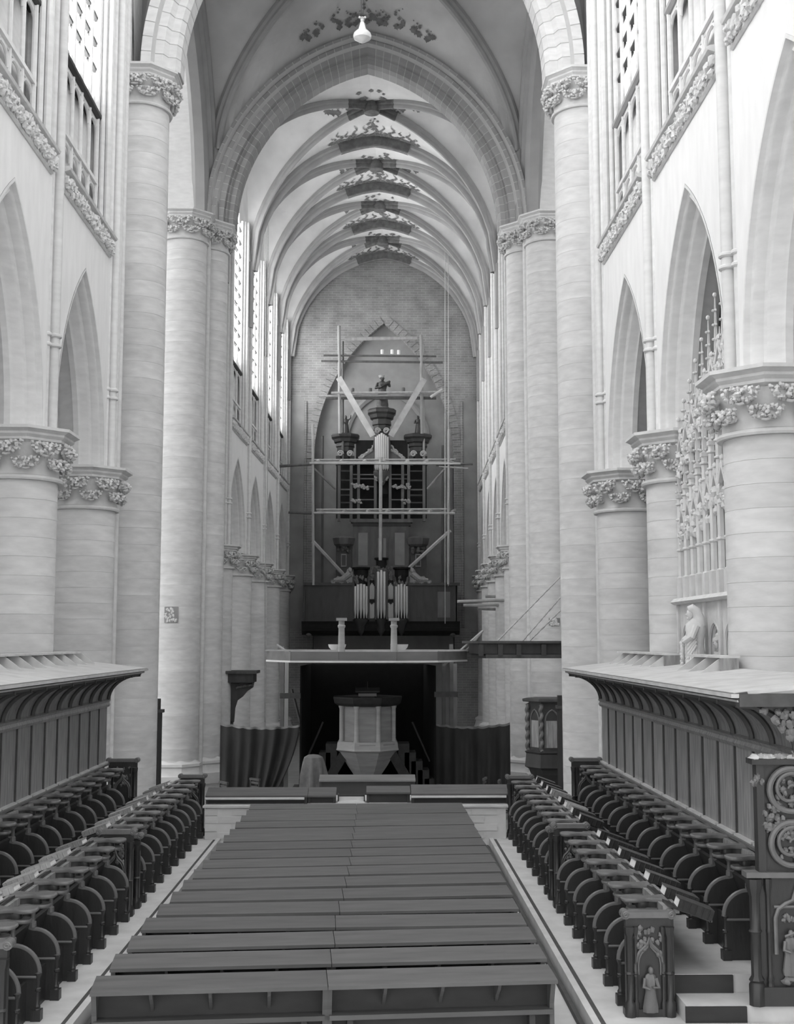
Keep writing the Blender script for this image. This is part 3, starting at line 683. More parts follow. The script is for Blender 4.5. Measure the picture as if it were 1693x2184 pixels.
    MB().py([(s*3.88, 3.04), (s*3.76, 3.045), (s*3.76, 3.06), (s*3.88, 3.075), (s*4.96, 3.20), (s*4.96, 3.15)], yN-.2, yF+.1).build('roof_boards', 'canopy_top', wp)
    MB().box(*sorted((s*3.80, s*5.2)), yN-.24, yN-.14, 2.93, 3.05).build('end_cornice', 'canopy_wood', wp)
    MB().py([(s*4.45, 2.45), (s*4.45, 2.95), (s*3.9, 2.95)]+[(s*x, z) for x, z in cove[::-1]], yF, yF+.06).build('canopy_end', 'canopy_wood', wp)
    if s > 0:
        MB().py([(4.5, 2.2), (4.5, 2.95), (3.9, 2.95)]+[(x, z) for x, z in cove[::-1]], yN-.14, yN-.08).build('canopy_end', 'canopy_wood', wp)
        cvg = MB(); rr = random.Random(2)
        for k in range(60):
            u = rr.random()**.7; v = rr.random(); cvg.blob((4.52-.5*u*v, yN-.17, 2.9-.5*(1-u*v)*rr.random()), (.035, .02, .035), 6, 5, .8, 3, k)
        cvg.build('carved_spandrel', 'stall_wood_worn_highlight', wp, smooth=True)
    # low sloping lids lying on the canopy
    spots = ((21.9, 18.3), (17.0, 15.3)) if s > 0 else ((21.2, 12.5),)
    for q, (y1, y0) in enumerate(spots):
        lid = thing('roof_lid', (s*4.6, (y0+y1)/2, 3.15), 'flat grey lid box lying on the %s canopy%s' % (nm, ', %s the stone statue' % ('left of', 'right of')[q] if s > 0 else ''), 'lid', 'lids on the canopies')
        MB().box(*sorted((s*4.68, s*4.94)), y0, y1, 3.33, 3.36).build('lid_board', 'canopy_top', lid)
        MB().box(*sorted((s*4.86, s*4.92)), y0+.04, y1-.04, 3.19, 3.33).build('lid_back', 'canopy_wood', lid)
        MB().py([(s*4.69, 3.15), (s*4.69, 3.33), (s*4.92, 3.33), (s*4.92, 3.18)], y0, y0+.05).build('lid_end', 'panel_wood', lid)
        k = int((y1-y0)/.62)
        for i in range(k+1): MB().py([(s*4.42, 3.11), (s*4.72, 3.33), (s*4.86, 3.33), (s*4.86, 3.17)], y0+.1+i*.62, y0+.13+i*.62).build('lid_rib', 'canopy_top', lid)
# tall carved end panel with two volutes at the near end of the right back row
ye = 11.78; xa, xb = 3.95, 4.56
tp = thing('carved_stall_end', (4.15, ye, .17), 'tall carved stall end with two large volutes and a bright slab on top', 'stall end')
MB().box(xa+.03, xb, ye-.04, ye+.04, .17, 1.35).build('lower_panel', 'stall_wood', tp)
pl = MB().box(xa-.04, xb, ye-.10, ye+.06, .17, .34).build('plinth', 'stall_wood', tp)
for x in (xa, xa+.13):
    r = .05 if x == xa else .024
    MB().lathe([(r*1.5, .17), (r*1.5, .36), (r*1.2, .38), (r*1.5, .40), (r, .44), (r, .82), (r*1.3, .84), (r, .86), (r, 1.16), (r*1.6, 1.25), (r*1.6, 1.32)], 8, (x, ye-.05, 0)).build('colonnette', 'stall_wood', tp, smooth=True)
MB().box(xa-.08, xb, ye-.09, ye+.07, 1.33, 1.38).build('middle_rail', 'stall_wood_worn_highlight', tp)
MB().box(xa+.10, xb, ye-.03, ye+.05, 1.36, 2.38).build('upper_panel', 'stall_wood', tp)
MB().box(xa+.05, xa+.12, ye-.06, ye+.06, 1.36, 2.38).build('post', 'stall_wood', tp)
sl = MB().box(xa+.0, xb+.1, ye-.10, ye+.10, 2.38, 2.43).build('top_slab', 'stall_wood', tp)
tb = MB(); rr = random.Random(1)
for k in range(16): tb.blob((xa+.03+k*.045, ye-.02+rr.uniform(-.04, .04), 2.445), (.05, .07, .028), 7, 5, .7, 2, k)
tb.build('broken_carving', 'canopy_top', sl, smooth=True)
for zc in (2.14, 1.64):
    v = MB(); pts = []; rad = []
    for k in range(62):
        a = PI*.25+k*.235; r = .20 if k < 20 else .20*(1-.0215*(k-20)); pts.append((4.32+r*math.cos(a), ye-.07, zc+r*math.sin(a))); rad.append(.034*(1-k/90))
    v.tube(pts, rad, 8); 
    v = v.build('volute', 'stall_wood_worn_highlight', tp, smooth=True)
    lv = MB(); rr = random.Random(int(zc*10))
    for k in range(26):
        a = rr.uniform(0, 6.28); r = rr.uniform(.05, .17); lv.blob((4.32+r*math.cos(a), ye-.055, zc+r*math.sin(a)), (.026, .02, .026), 6, 5, .8, 3, k)
    lv.build('volute_leaves', 'stall_wood_worn_highlight', v, smooth=True)
lv = MB()
for k in range(30): lv.blob((4.10+rr.uniform(-.03, .16), ye-.06, 1.89+rr.uniform(-.12, .12)), (.03, .025, .03), 6, 5, .8, 3, k)
for k in range(8): lv.blob((4.01+rr.uniform(-.06, .05), ye-.05, 2.24+rr.uniform(-.05, .05)), (.025, .025, .03), 6, 5, .8, 3, k)
lv.build('carved_leaves', 'stall_wood_worn_highlight', tp, smooth=True)
og = MB(); pts = [(-.20, -.35), (-.2, -.02), (-.17, .06), (-.1, .11), (-.03, .14), (0, .26)]; pts += [(-a, b) for a, b in pts[:-1][::-1]]
og.tube([(4.34+a, ye-.055, .98+b) for a, b in pts], .02, 6); og.tube([(4.13, ye-.05, 1.06), (4.55, ye-.05, 1.06)], .014, 6)
for k in range(18): og.blob((4.34+rr.uniform(-.13, .13), ye-.05, .93+rr.uniform(-.03, .08)), (.02, .015, .025), 6, 5, .8, 3, k)
og.build('ogee_tracery', 'stall_wood_worn_highlight', tp, smooth=True)
fg = MB(); relief_figure(fg, 4.27, ye-.07, .44, .42, seed=1); relief_figure(fg, 4.42, ye-.09, .38, .34, seed=3)
for k in range(14): fg.blob((4.19+rr.uniform(0, .34), ye-.06, .40+rr.uniform(-.02, .04)), (.05, .03, .03), 6, 5, .7, 3, k)
fg.tube([(4.21, ye-.1, .80), (4.40, ye-.1, .87)], .012, 6)
fg.build('carved_figures', 'stall_wood_worn_highlight', tp, smooth=True)
# ---------------------------------------------------------------- hymn books on the desks
def book(x, y, s, leather, label, grp, L=.34, T=.10, W=.24, yaw=0.):
    t = thing('hymn_book', (x-s*.02, y, .965), label, 'book', grp, rot=(0, s*.34, yaw))
    c = MB(); m = 'book_leather' if leather else 'book_grey'
    c.box(-L/2, L/2, -W/2, W/2, 0, .012); c.box(-L/2, L/2, -W/2, W/2, T-.012, T)
    c.build('cover', m, t, local=True)
    MB().box(-L/2+.008, L/2-.008, -W/2+.006, W/2-.008, .012, T-.012).build('pages', 'paper', t, local=True)
    sp = MB(); sp.box(-L/2, L/2, -W/2-.008, -W/2+.004, 0, T)
    for k in range(5): sp.tube([(-L/2+L*(k+.7)/5.4, -W/2-.008, .004), (-L/2+L*(k+.7)/5.4, -W/2-.008, T-.004)], .007, 6)
    sp.build('spine', 'book_spine' if leather else m, t, local=True)
R_px = [(1412, 1938), (1388, 1912), (1354, 1880), (1327, 1853), (1305, 1828), (1283, 1806), (1272, 1788), (1226, 1752), (1206, 1737), (1193, 1724), (1186, 1713), (1168, 1697), (1158, 1689), (1147, 1679), (1136, 1669)]
ORD = ['first', 'second', 'third', 'fourth', 'fifth', 'sixth', 'seventh', 'eighth', 'ninth', 'tenth', 'eleventh', 'twelfth', 'thirteenth', 'fourteenth', 'fifteenth', 'sixteenth', 'seventeenth']
for i, (u, v) in enumerate(R_px):
    p = atz(u, v, 1.0); book(3.43, p.y, 1, i not in (9, 11), '%s hymn book from the near end on the right front desk' % ORD[i], 'hymn books on the right desk', yaw=(i*37 % 7-3)*.02)
L_px = [(60, 1465), (185, 1390), (300, 1310), (390, 1240), (490, 1175), (560, 1110), (620, 1045), (710, 1010), (770, 965), (845, 915), (885, 885), (930, 850), (970, 820), (1015, 785), (1045, 760)]
for i, (u, v) in enumerate(L_px):
    p = atz(.359*u, 1400+.359*v+4, 1.0); p.y = 17.0 if 16.3 < p.y < 17 else p.y; book(-3.43, p.y, -1, False, '%s pale hymn book from the near end on the left front desk' % ORD[i], 'hymn books on the left desk', T=.07, yaw=(i*31 % 7-3)*.02)
# ---------------------------------------------------------------- benches in the middle of the choir
R_ = [(1580, 665), (1547, 597), (1513, 537), (1487, 490), (1460, 440), (1438, 395), (1417, 355), (1400, 320), (1383, 290), (1367, 262), (1352, 235), (1337, 210), (1325, 190), (1315, 168), (1305, 150), (1293, 130), (1285, 115)]
L_ = [(40, 705), (105, 630), (160, 568), (210, 507), (258, 460), (300, 418), (338, 378), (373, 342), (405, 310), (430, 280), (450, 252), (475, 225), (495, 205), (515, 180), (535, 158), (552, 140), (565, 120)]
BL = 1.95; FZ = -.15
b_top = MB().prism([(.17, .87), (-.21, .835), (-.21, .805), (.17, .835)], lambda a, b: (-BL/2+.003, a, b), lambda a, b: (BL/2-.003, a, b)).mesh('desk_board', 'bench_wood')
b_pan = MB().box(-BL/2+.02, BL/2-.02, .06, .09, .05, .84).mesh('panel', 'bench_dark')
b_rail = MB().box(-BL/2+.02, BL/2-.02, -.08, .06, .52, .56).mesh('shelf', 'bench_wood')
b_foot = MB().box(-BL/2+.02, BL/2-.02, -.02, .06, .05, .14).mesh('foot_rail', 'bench_dark')
b_brk = MB().prism([(.06, .60), (.06, .82), (-.16, .81), (-.10, .74), (-.02, .68)], lambda a, b: (-.014, a, b), lambda a, b: (.014, a, b)).mesh('bracket', 'bench_wood')
b_end = MB().prism([(.16, 0), (.16, .84), (-.12, .81), (-.04, .6), (-.06, .0)], lambda a, b: (-.02, a, b), lambda a, b: (.02, a, b)).mesh('end_board', 'bench_wood')
b_leg = MB().box(-.025, .025, -.06, .05, 0, .54).mesh('leg', 'bench_dark')
for i, (l, r) in enumerate(zip(L_, R_)):
    g = lambda q: (180+.6261*q[0], 1640+.6261*q[1])
    A = atz(*g(l), .72); B = atz(*g(r), .72); ang = math.atan2(B.y-A.y, B.x-A.x); Lt = (B-A).length/2
    for q, nm in ((.25, 'left'), (.75, 'right')):
        c = A.lerp(B, q); fw = Vector((math.sin(ang), -math.cos(ang), 0)); c = c+fw*.17
        t = thing('choir_bench', (c.x, c.y, FZ), 'plain dark bench, %s half of the %s row from the camera' % (nm, ORD[i]), 'bench', 'benches in the choir', rot=(0, 0, ang))
        t.scale = (Lt/BL, 1, 1)
        for n_, me in (('desk_board', b_top), ('panel', b_pan), ('shelf', b_rail), ('foot_rail', b_foot)): inst(n_, me, t, local=True)
        for e in (-1, 1): inst('end_board', b_end, t, (e*(BL/2-.02), 0, 0), local=True)
        for k in range(3): inst('bracket', b_brk, t, (-BL/2+BL*(k+1)/4, 0, 0), local=True); 
        for e in (-.4, .4): inst('leg', b_leg, t, (e*BL, 0, 0), local=True)
# ---------------------------------------------------------------- low block wall closing the choir, desks standing on it
YW = 22.42
lw = thing('low_block_wall', (0, YW+.1, FZ), 'low pale block wall behind the last bench row', 'wall')
MB().box(-2.70, 2.72, YW+.02, YW+.22, FZ, .56).build('mortar_bed', 'mortar', lw)
blk = [MB().box(0, .46, 0, .02, 0, .115).mesh('block', 'stone'), MB().box(0, .22, 0, .02, 0, .115).mesh('block', 'stone')]
for c in range(5):
    x = -2.70+(.0 if c % 2 == 0 else -.24)
    while x < 2.72:
        if x < -2.69: inst('block', blk[1], lw, (-2.70, YW+.002+random.uniform(0, .006), FZ+.012+c*.14))
        elif x+.46 <= 2.72: inst('block', blk[0], lw, (x, YW+.002+random.uniform(0, .006), FZ+.012+c*.14))
        x += .48
MB().box(-2.74, 2.76, YW-.03, YW+1.5, .555, .59).build('coping', 'floor_stone', lw)
def low_desk(px0, px1, pyt, pyb, Y, label, rail=True, depth=.40, m='bench_wood', z0=.59):
    a = aty(px0, pyt, Y+depth); b = aty(px1, pyb, Y); zt = aty((px0+px1)/2, pyt, Y+depth).z; zb = aty((px0+px1)/2, pyb, Y).z
    x0, x1 = aty(px0, pyb, Y).x, b.x
    t = thing('low_desk', ((x0+x1)/2, Y+.1, z0), label, 'desk', 'desks before the pulpit')
    MB().px([(Y, zb), (Y+depth, zt), (Y+depth, zt-.03), (Y, zb-.03)], x0, x1).build('desk_board', m, t)
    MB().box(x0+.02, x1-.02, Y+.10, Y+.14, z0, zb-.01).build('panel', 'bench_dark', t)
    for x in (x0+.03, x1-.03): MB().box(x-.025, x+.025, Y+.05, Y+depth-.02, z0, zb-.01).build('end_board', 'bench_dark', t)
    if rail: MB().tube([(x0, Y-.03, zb-.05), (x1-.05, Y-.03, zb-.05)], .022, 8).build('rail', 'canopy_top', t, smooth=True)
    return t
low_desk(438, 655, 1679, 1697, 22.62, 'dark desk with a pale rail on the left end of the block wall')
low_desk(655, 716, 1679, 1697, 22.70, 'short dark desk beside the white box, left of it', False)
low_desk(781, 875, 1676, 1690, 22.75, 'short dark desk between the white box and the right desk', False)
low_desk(877, 1085, 1673, 1693, 22.62, 'dark desk with a pale rail on the right end of the block wall')
t = low_desk(680, 886, 1652, 1664, 24.4, 'raised bench board in front of the pulpit', False, .38, 'board_wood', NF)
wb = thing('open_box', (aty(748, 1700, 22.85).x, 22.85, .59), 'open white box between the dark desks', 'box')
x0, x1 = aty(720, 1700, 22.85).x, aty(778, 1700, 22.85).x
MB().box(x0, x1, 22.80, 23.05, .592, .612).build('floor_board', 'white_paint', wb); MB().box(x0, x1, 23.03, 23.06, .612, .70).build('rear_board', 'white_paint', wb)
for x in (x0, x1-.02): MB().box(x, x+.02, 22.80, 23.05, .612, .74).build('side_board', 'bench_dark', wb)
MB().box(x0, x1, 22.82, 22.85, .70, .735).build('top_bar', 'bench_dark', wb)
# ================================================================ PULPIT AND ITS SURROUNDINGS IN THE CROSSING
def P3(px, py, Y): return aty(px, py, Y)
PYY = 37.6; pc = aty(784, 1550, PYY).x
Z = lambda py, Y=PYY: aty(784, py, Y).z
Xp = lambda px, Y=PYY: aty(px, 1550, Y).x
pu = thing('pulpit', (pc, PYY, NF), 'eight-sided wooden pulpit with corner columns inside the black boarding', 'pulpit')
MB().lathe([(.40, NF), (.46, Z(1650)), (.66, Z(1630)), (.86, Z(1606)), (.90, Z(1600))], 8, (pc, PYY, 0), rot=PI/8).build('bowl', 'pulpit_wood', pu)
MB().lathe([(.88, Z(1602)), (1.02, Z(1597)), (1.0, Z(1593)), (.98, Z(1582)), (.95, Z(1579)), (.80, Z(1578))], 8, (pc, PYY, 0), rot=PI/8).build('base_band', 'pulpit_wood_light', pu)
MB().lathe([(.80, Z(1580)), (.80, Z(1504))], 8, (pc, PYY, 0), rot=PI/8).build('body', 'pulpit_wood', pu)
for k in range(8):
    a = PI/8+k*PI/4; x, y = pc+.85*math.cos(a), PYY+.85*math.sin(a)
    MB().lathe([(.09, Z(1580)), (.09, Z(1577)), (.07, Z(1575)), (.066, Z(1510)), (.09, Z(1506)), (.09, Z(1503))], 12, (x, y, 0)).build('corner_column', 'pulpit_wood_light', pu, smooth=True)
    a = k*PI/4; x, y = pc+.96*math.cos(a), PYY+.96*math.sin(a)
    if math.sin(a) < .4:
        m = MB().box(-.24, .24, -.012, .012, Z(1596), Z(1583)).build('band_panel', 'pulpit_wood_light' if k == 5 else 'pulpit_wood', pu, (x-.06*math.cos(a), y-.06*math.sin(a), 0)); m.rotation_euler = (0, 0, a+PI/2)
MB().lathe([(.84, Z(1505)), (.98, Z(1503)), (1.08, Z(1498)), (1.12, Z(1488)), (1.12, Z(1485)), (.9, Z(1485))], 8, (pc, PYY, 0), rot=PI/8).build('cornice', 'pulpit_dark', pu)
ld = thing('reading_desk', (pc, PYY-.7, Z(1486)), 'small dark reading desk on the pulpit edge', 'lectern')
MB().box(pc-.20, pc+.20, PYY-.95, PYY-.65, Z(1486), Z(1477)).build('stand', 'pulpit_dark', ld)
MB().px([(PYY-1.0, Z(1474)), (PYY-.55, Z(1468)), (PYY-.55, Z(1465)), (PYY-1.0, Z(1471))], pc-.36, pc+.36).build('slope', 'pulpit_dark', ld)
MB().box(pc-.27, pc+.27, PYY-1.0, PYY-.98, Z(1482), Z(1476)).build('front_board', 'board_wood', ld)
MB().tube([(pc, PYY-.7, Z(1470)), (pc, PYY-.7, Z(1452))], .012, 6).build('mic_rod', 'iron', ld, smooth=True)  # thin microphone rod on the reading desk
# stairs on both sides
for s, nm in ((-1, 'left'), (1, 'right')):
    st = thing('pulpit_stair', (pc+s*1.7, PYY+.2, NF), 'dark stair of boxed steps on the %s of the pulpit' % nm, 'stair', 'pulpit stairs')
    for k in range(8):
        x0 = pc+s*(.92+.20*k); MB().box(*sorted((x0, x0+s*.34)), PYY-.25, PYY+.65, NF, Z(1585)-.26*k).build('step', 'pulpit_dark', st)
    A, B = aty(738 if s < 0 else 832, 1600, PYY-.3), aty(698 if s < 0 else 872, 1668, PYY-.3); d = (B-A).normalized(); nrm = Vector((-d.z, 0, d.x))*.14
    MB().prism([(A.x+nrm.x, A.z+nrm.z), (A.x-nrm.x, A.z-nrm.z), (B.x-nrm.x, B.z-nrm.z), (B.x+nrm.x, B.z+nrm.z)], lambda a, b: (a, PYY-.34, b), lambda a, b: (a, PYY-.28, b)).build('string_board', 'pulpit_dark', st)
    MB().tube([aty(784+s*95, 1540, PYY+.3), aty(784+s*132, 1624, PYY+.3)], .03, 8).build('hand_rail', 'bench_dark', st, smooth=True)
# black boarding behind and beside the pulpit
bb = thing('black_boarding', (pc, 40, NF), 'tall black three-sided boarding behind the pulpit', 'screen')
yb_ = 40.2; xl, xr = aty(660, 1450, yb_).x, aty(903, 1450, yb_).x; zt = aty(784, 1416, yb_).z
MB().box(xl, xr, yb_, yb_+.06, NF, zt).build('rear_board', 'black_board', bb)
for px_, xx in ((640, xl), (926, xr)):
    p = aty(px_, 1450, 37.2); MB().add([(p.x, 37.2, NF), (xx, yb_, NF), (xx, yb_, zt), (p.x, 37.2, zt), (p.x+.05, 37.2, NF), (xx+.05, yb_, NF), (xx+.05, yb_, zt), (p.x+.05, 37.2, zt)],
        [(0, 1, 2, 3), (7, 6, 5, 4), (0, 3, 7, 4), (1, 5, 6, 2), (3, 2, 6, 7), (0, 4, 5, 1)]).build('side_board', 'black_board', bb)
for a, b_, c in ((597, 641, 1484), (926, 976, 1481)):
    p, q = aty(a, c, 37.15), aty(b_, c, 37.15); MB().box(p.x, q.x, 37.1, 37.2, p.z-.08, p.z+.08).build('side_bar', 'kerb_dark', bb)
# big flat sounding board over the pulpit
sb = thing('sounding_board', (pc, 37, 2.9), 'wide flat timber sounding board with a white underside above the pulpit', 'canopy')
Ys0, Ys1 = 34.8, 39.4
def opoly(pts, Y): return [(aty(px_, py_, Y).x, aty(px_, py_, Y).z) for px_, py_ in pts]
xm = lambda px_: aty(px_, 1405, 36).x
zl = aty(784, 1413, Ys0).z
hexa = [(xm(563), 36.6), (xm(625), Ys0), (xm(725), 34.5), (xm(845), 34.5), (xm(930), Ys0), (xm(1000), 36.6), (xm(930), Ys1), (xm(625), Ys1)]
MB().pz(hexa, zl, zl+.05).build('white_ceiling', 'white_paint', sb)
def beam(a, b, z0, z1, t, m, nm):
    d = Vector((b[0]-a[0], b[1]-a[1], 0)).normalized(); n_ = Vector((-d.y, d.x, 0))*t
    pts = [(a[0]-n_.x, a[1]-n_.y), (b[0]-n_.x, b[1]-n_.y), (b[0]+n_.x, b[1]+n_.y), (a[0]+n_.x, a[1]+n_.y)]
    return MB().pz(pts, z0, z1).build(nm, m, sb)
z1, z2 = aty(784, 1409, Ys0).z, aty(784, 1390, Ys0).z
for i in range(len(hexa)):
    a, b_ = hexa[i], hexa[(i+1) % len(hexa)]
    beam((a[0]*.985+pc*.015, a[1]*.985+37*.015), (b_[0]*.985+pc*.015, b_[1]*.985+37*.015), z1, z2, .03, 'board_wood', 'edge_beam')
for k in range(2): beam((hexa[0][0], 36.5), (hexa[5][0], 36.5), z2, z2+.05, .05+.04*k, 'plank_wood', 'tie_beam')
beam((hexa[1][0], Ys0+.25), (hexa[4][0], Ys0+.25), z2-.02, z2+.045, .06, 'plank_wood', 'top_plank')
for px_ in (728, 840):
    p = aty(px_, 1405, 35.0); tc = thing('board_column', (p.x, 35.0, z2), 'short wooden column standing on the sounding board, %s one' % ('left' if px_ < 780 else 'right'), 'column', 'columns on the sounding board')
    zz = lambda py_: aty(px_, py_, 35.0).z
    MB().box(p.x-.15, p.x+.15, 34.85, 35.15, zz(1410), zz(1392)).build('pedestal', 'board_wood', tc)
    MB().lathe([(.11, zz(1392)), (.10, zz(1388)), (.085, zz(1340)), (.11, zz(1337)), (.11, zz(1334)), (.085, zz(1332)), (.085, zz(1324))], 16, (p.x, 35.0, 0)).build('shaft', 'pulpit_wood_light', tc, smooth=True)
    MB().box(p.x-.15, p.x+.15, 34.85, 35.15, zz(1324), zz(1318)).build('cap', 'pulpit_wood', tc)
    MB().lathe([(.01, 0), (.17, .02), (.24, .10), (.26, .18)], 16, (p.x+(.16 if px_ > 780 else -.14), 35.5, zz(1388))).build('lamp_reflector', 'white_paint', tc, smooth=True)
for i, (a, b_) in enumerate((((945, 1420), (1030, 1345)), ((985, 1400), (1025, 1350)), ((590, 1375), (615, 1392)))):
    p, q = aty(*a, 36.8), aty(*b_, 36.8); MB().tube([p, q], .04, 6).build('raking_strut', 'plank_wood', sb)
for i, (px_, yt) in enumerate(((603, 1378), (612, 1410), (962, 1374), (970, 1415), (946, 1415))):
    p = aty(px_, yt, 39.3); MB().box(p.x-.06, p.x+.06, 39.2, 39.35, NF, p.z).build('post', 'scaffold_wood' if i in (1, 3) else 'board_wood', sb)
p, q = aty(622, 1470, 39.0), aty(648, 1570, 39.0); MB().tube([p, q], .05, 6).build('raking_strut', 'kerb_dark', sb)
# curtains left and right of the boarding
def curtain(px0, px1, pt0, pt1, pb, Y, label, slant=0., seed=0):
    t = thing('curtain', (aty((px0+px1)/2, pb, Y).x, Y, NF), label, 'curtain', 'curtains beside the pulpit')
    a, b = aty(px0, pt0, Y), aty(px1, pt1, Y); n, m = 90, 14; rr = random.Random(seed); ph = [rr.uniform(0, 6) for _ in range(4)]
    def row(k, off):
        out = []
        for i in range(n+1):
            u = i/n; x = a.x+(b.x-a.x)*u; ztop = a.z+(b.z-a.z)*u-.10*math.sin(PI*u)-.03*abs(math.sin(PI*u*7))
            v = k/m; z = ztop+(NF+.02-ztop)*v; x2 = x+slant*(u**2)*(v**1.6)
            y = Y+.09*math.sin(u*42+ph[0]+.4*v)*(.35+.65*v)+.05*math.sin(u*19+ph[1])+off
            out.append((x2, y, z))
        return out
    mb = MB(); mb.grid([row(k, 0) for k in range(m+1)]); mb.grid([row(k, .03) for k in range(m+1)])
    mb.build('cloth', 'curtain_cloth', t, smooth=True)
    hem = MB(); hem.grid([[(x, y-.012, z+.005) for x, y, z in row(0, 0)], [(x, y-.012, z-.06) for x, y, z in row(0, 0)]]); hem.grid([[(x, y+.04, z+.005) for x, y, z in row(0, 0)], [(x, y-.012, z+.005) for x, y, z in row(0, 0)]])
    hem.build('hem', 'organ_panel', t, smooth=True)
curtain(470, 640, 1542, 1545, 1675, 38.6, 'dark hanging curtain left of the black boarding, pulled up at one side', -.75, 1)
curtain(929, 1087, 1543, 1541, 1675, 38.6, 'dark hanging curtain right of the black boarding', .0, 2)
# draped stool
p = aty(668, 1640, 35.0); ds = thing('draped_stool', (p.x, 35, NF), 'stool covered by a grey cloth left of the pulpit', 'stool')
zt = aty(668, 1610, 35).z
MB().lathe([(.36, NF+.5), (.34, zt-.55), (.30, zt-.2), (.26, zt-.06), (.15, zt), (.01, zt+.02)], 48, (p.x, 35, 0), cap=False, rip=lambda a, z: 1+(.20*math.sin(7*a+1)+.07*math.sin(11*a))*min(1, max(0, (zt-z)/.6))).build('cloth', 'grey_cloth', ds, smooth=True)
for a in range(4): MB().box(p.x+.16*math.cos(a*PI/2+.78)-.02, p.x+.16*math.cos(a*PI/2+.78)+.02, 35+.16*math.sin(a*PI/2+.78)-.02, 35+.16*math.sin(a*PI/2+.78)+.02, NF, zt-.08).build('leg', 'bench_dark', ds)
# church chairs by the curtains
def chair(x, y, rot, label, tilt=0.):
    t = thing('church_chair', (x, y, NF), label, 'chair', 'chairs by the curtains', rot=(tilt, 0, rot))
    for a in (-.19, .19):
        MB().box(a-.02, a+.02, -.20, -.16, 0, .44).build('leg', 'bench_dark', t, local=True); MB().box(a-.02, a+.02, .16, .20, 0, .95).build('leg', 'bench_dark', t, local=True)
        MB().box(a-.012, a+.012, -.17, .17, .18, .21).build('stretcher', 'bench_dark', t, local=True)
    MB().box(-.22, .22, -.21, .20, .44, .475).build('seat', 'bench_wood', t, local=True)
    for z in (.60, .72, .84): MB().box(-.20, .20, .165, .19, z, z+.06).build('back_slat', 'bench_wood', t, local=True)
    MB().box(-.22, .22, .15, .21, .93, .99).build('top_rail', 'canopy_wood', t, local=True)
for i, (u, Y, r, tl) in enumerate(((490, 33.4, 2.2, .0), (508, 34.0, 2.0, -.5), (555, 34.2, 2.3, .0))):
    chair(aty(u, 1660, Y).x, Y, r, '%s wooden chair from the left pillar, by the left curtain' % ORD[i], tl)
for i, (u, Y, r) in enumerate(((1020, 34.2, .9), (1050, 33.6, .8), (1085, 33.2, .9))):
    chair(aty(u, 1660, Y).x, Y, -r-PI*.3, '%s wooden chair from the pulpit, by the right curtain' % ORD[i])
# dark canopy behind the left crossing pier
lc = thing('side_canopy', (-4.6, 44.2, NF), 'dark carved wooden canopy on a post behind the left crossing pier', 'canopy')
zz = lambda py_: aty(510, py_, 44.2).z; xx = lambda px_: aty(px_+6, 1450, 44.2).x
MB().box(xx(455), xx(544), 43.6, 45.0, zz(1436), zz(1430)).build('top_board', 'canopy_wood', lc)
MB().box(xx(455), xx(537), 43.7, 44.9, zz(1455), zz(1436)).build('frieze', 'organ_wood', lc)
MB().py([(xx(470), zz(1540)), (xx(470), zz(1455)), (xx(536), zz(1455)), (xx(534), zz(1466)), (xx(522), zz(1474)), (xx(512), zz(1486)), (xx(501), zz(1494)), (xx(496), zz(1510)), (xx(494), zz(1540))], 44.0, 44.3).build('bracket', 'organ_wood', lc)
MB().box(xx(470), xx(492), 44.0, 44.3, NF, zz(1538)).build('post', 'organ_wood', lc)
cr = MB()
for k in range(14): cr.blob((xx(500)+k*.045, 43.95, zz(1466)+.012*k*.7), (.04, .05, .05), 6, 5, .7, 3, k)
cr.build('carving', 'stall_wood_worn_highlight', lc, smooth=True)
# hanging sounding board with chains, on the right, and the old lectern pulpit below it
RY = 36.0; hc = thing('hanging_canopy', (5, RY, 3.1), 'dark wooden canopy hung on chains at the right crossing pier', 'canopy')
zz = lambda py_: aty(1090, py_, RY).z; xx = lambda px_: aty(px_, 1385, RY).x; yd = 35.0
MB().pz([(xx(985), RY), (xx(1003), yd), (xx(1260), yd), (xx(1260), RY+1.2), (xx(1003), RY+1.2)], zz(1372), zz(1367)).build('top_board', 'canopy_wood', hc)
MB().pz([(xx(1000), RY), (xx(1016), yd+.15), (xx(1260), yd+.15), (xx(1260), RY+1.0), (xx(1012), RY+1.0)], zz(1394), zz(1372)).build('frieze', 'organ_wood', hc)
MB().pz([(xx(1004), RY), (xx(1030), yd+.05), (xx(1260), yd+.05), (xx(1260), RY+1.0), (xx(1016), RY+1.0)], zz(1403), zz(1395)).build('lower_moulding', 'canopy_wood', hc)
for px_ in (1020, 1060, 1098, 1150): MB().box(xx(px_)-.07, xx(px_)+.07, yd+.0, yd+.2, zz(1398), zz(1374)).build('frieze_block', 'organ_wood', hc)
for i, (a, b_) in enumerate((((1062, 1366), (1197, 1228)), ((1115, 1366), (1197, 1272)), ((1130, 1366), (1197, 1300)))):
    p, q = aty(*a, yd+.4), aty(*b_, yd+.4); q = p+(q-p)*1.35; n = int((q-p).length/.11)
    ch = MB(); d = (q-p)/n
    for k in range(n):
        c0, c1 = p+d*k, p+d*(k+1.25); ch.tube([c0, c1], .017 if k % 2 else .026, 5)
    ch = ch.build('chain', 'rope', hc)
RP = 34.6; op = thing('old_pulpit', (4.9, RP, NF), 'carved dark wooden pulpit with twisted corner columns below the hung canopy', 'pulpit')
zz = lambda py_: aty(1155, py_, RP).z; xx = lambda px_: aty(px_, 1560, RP).x; oc = xx(1172); hr = xx(1172)-xx(1124)
MB().lathe([(hr*1.16, zz(1496)), (hr*1.2, zz(1494)), (hr*1.2, zz(1490)), (hr*1.0, zz(1488))], 6, (oc, RP, 0)).build('cornice', 'canopy_wood', op)
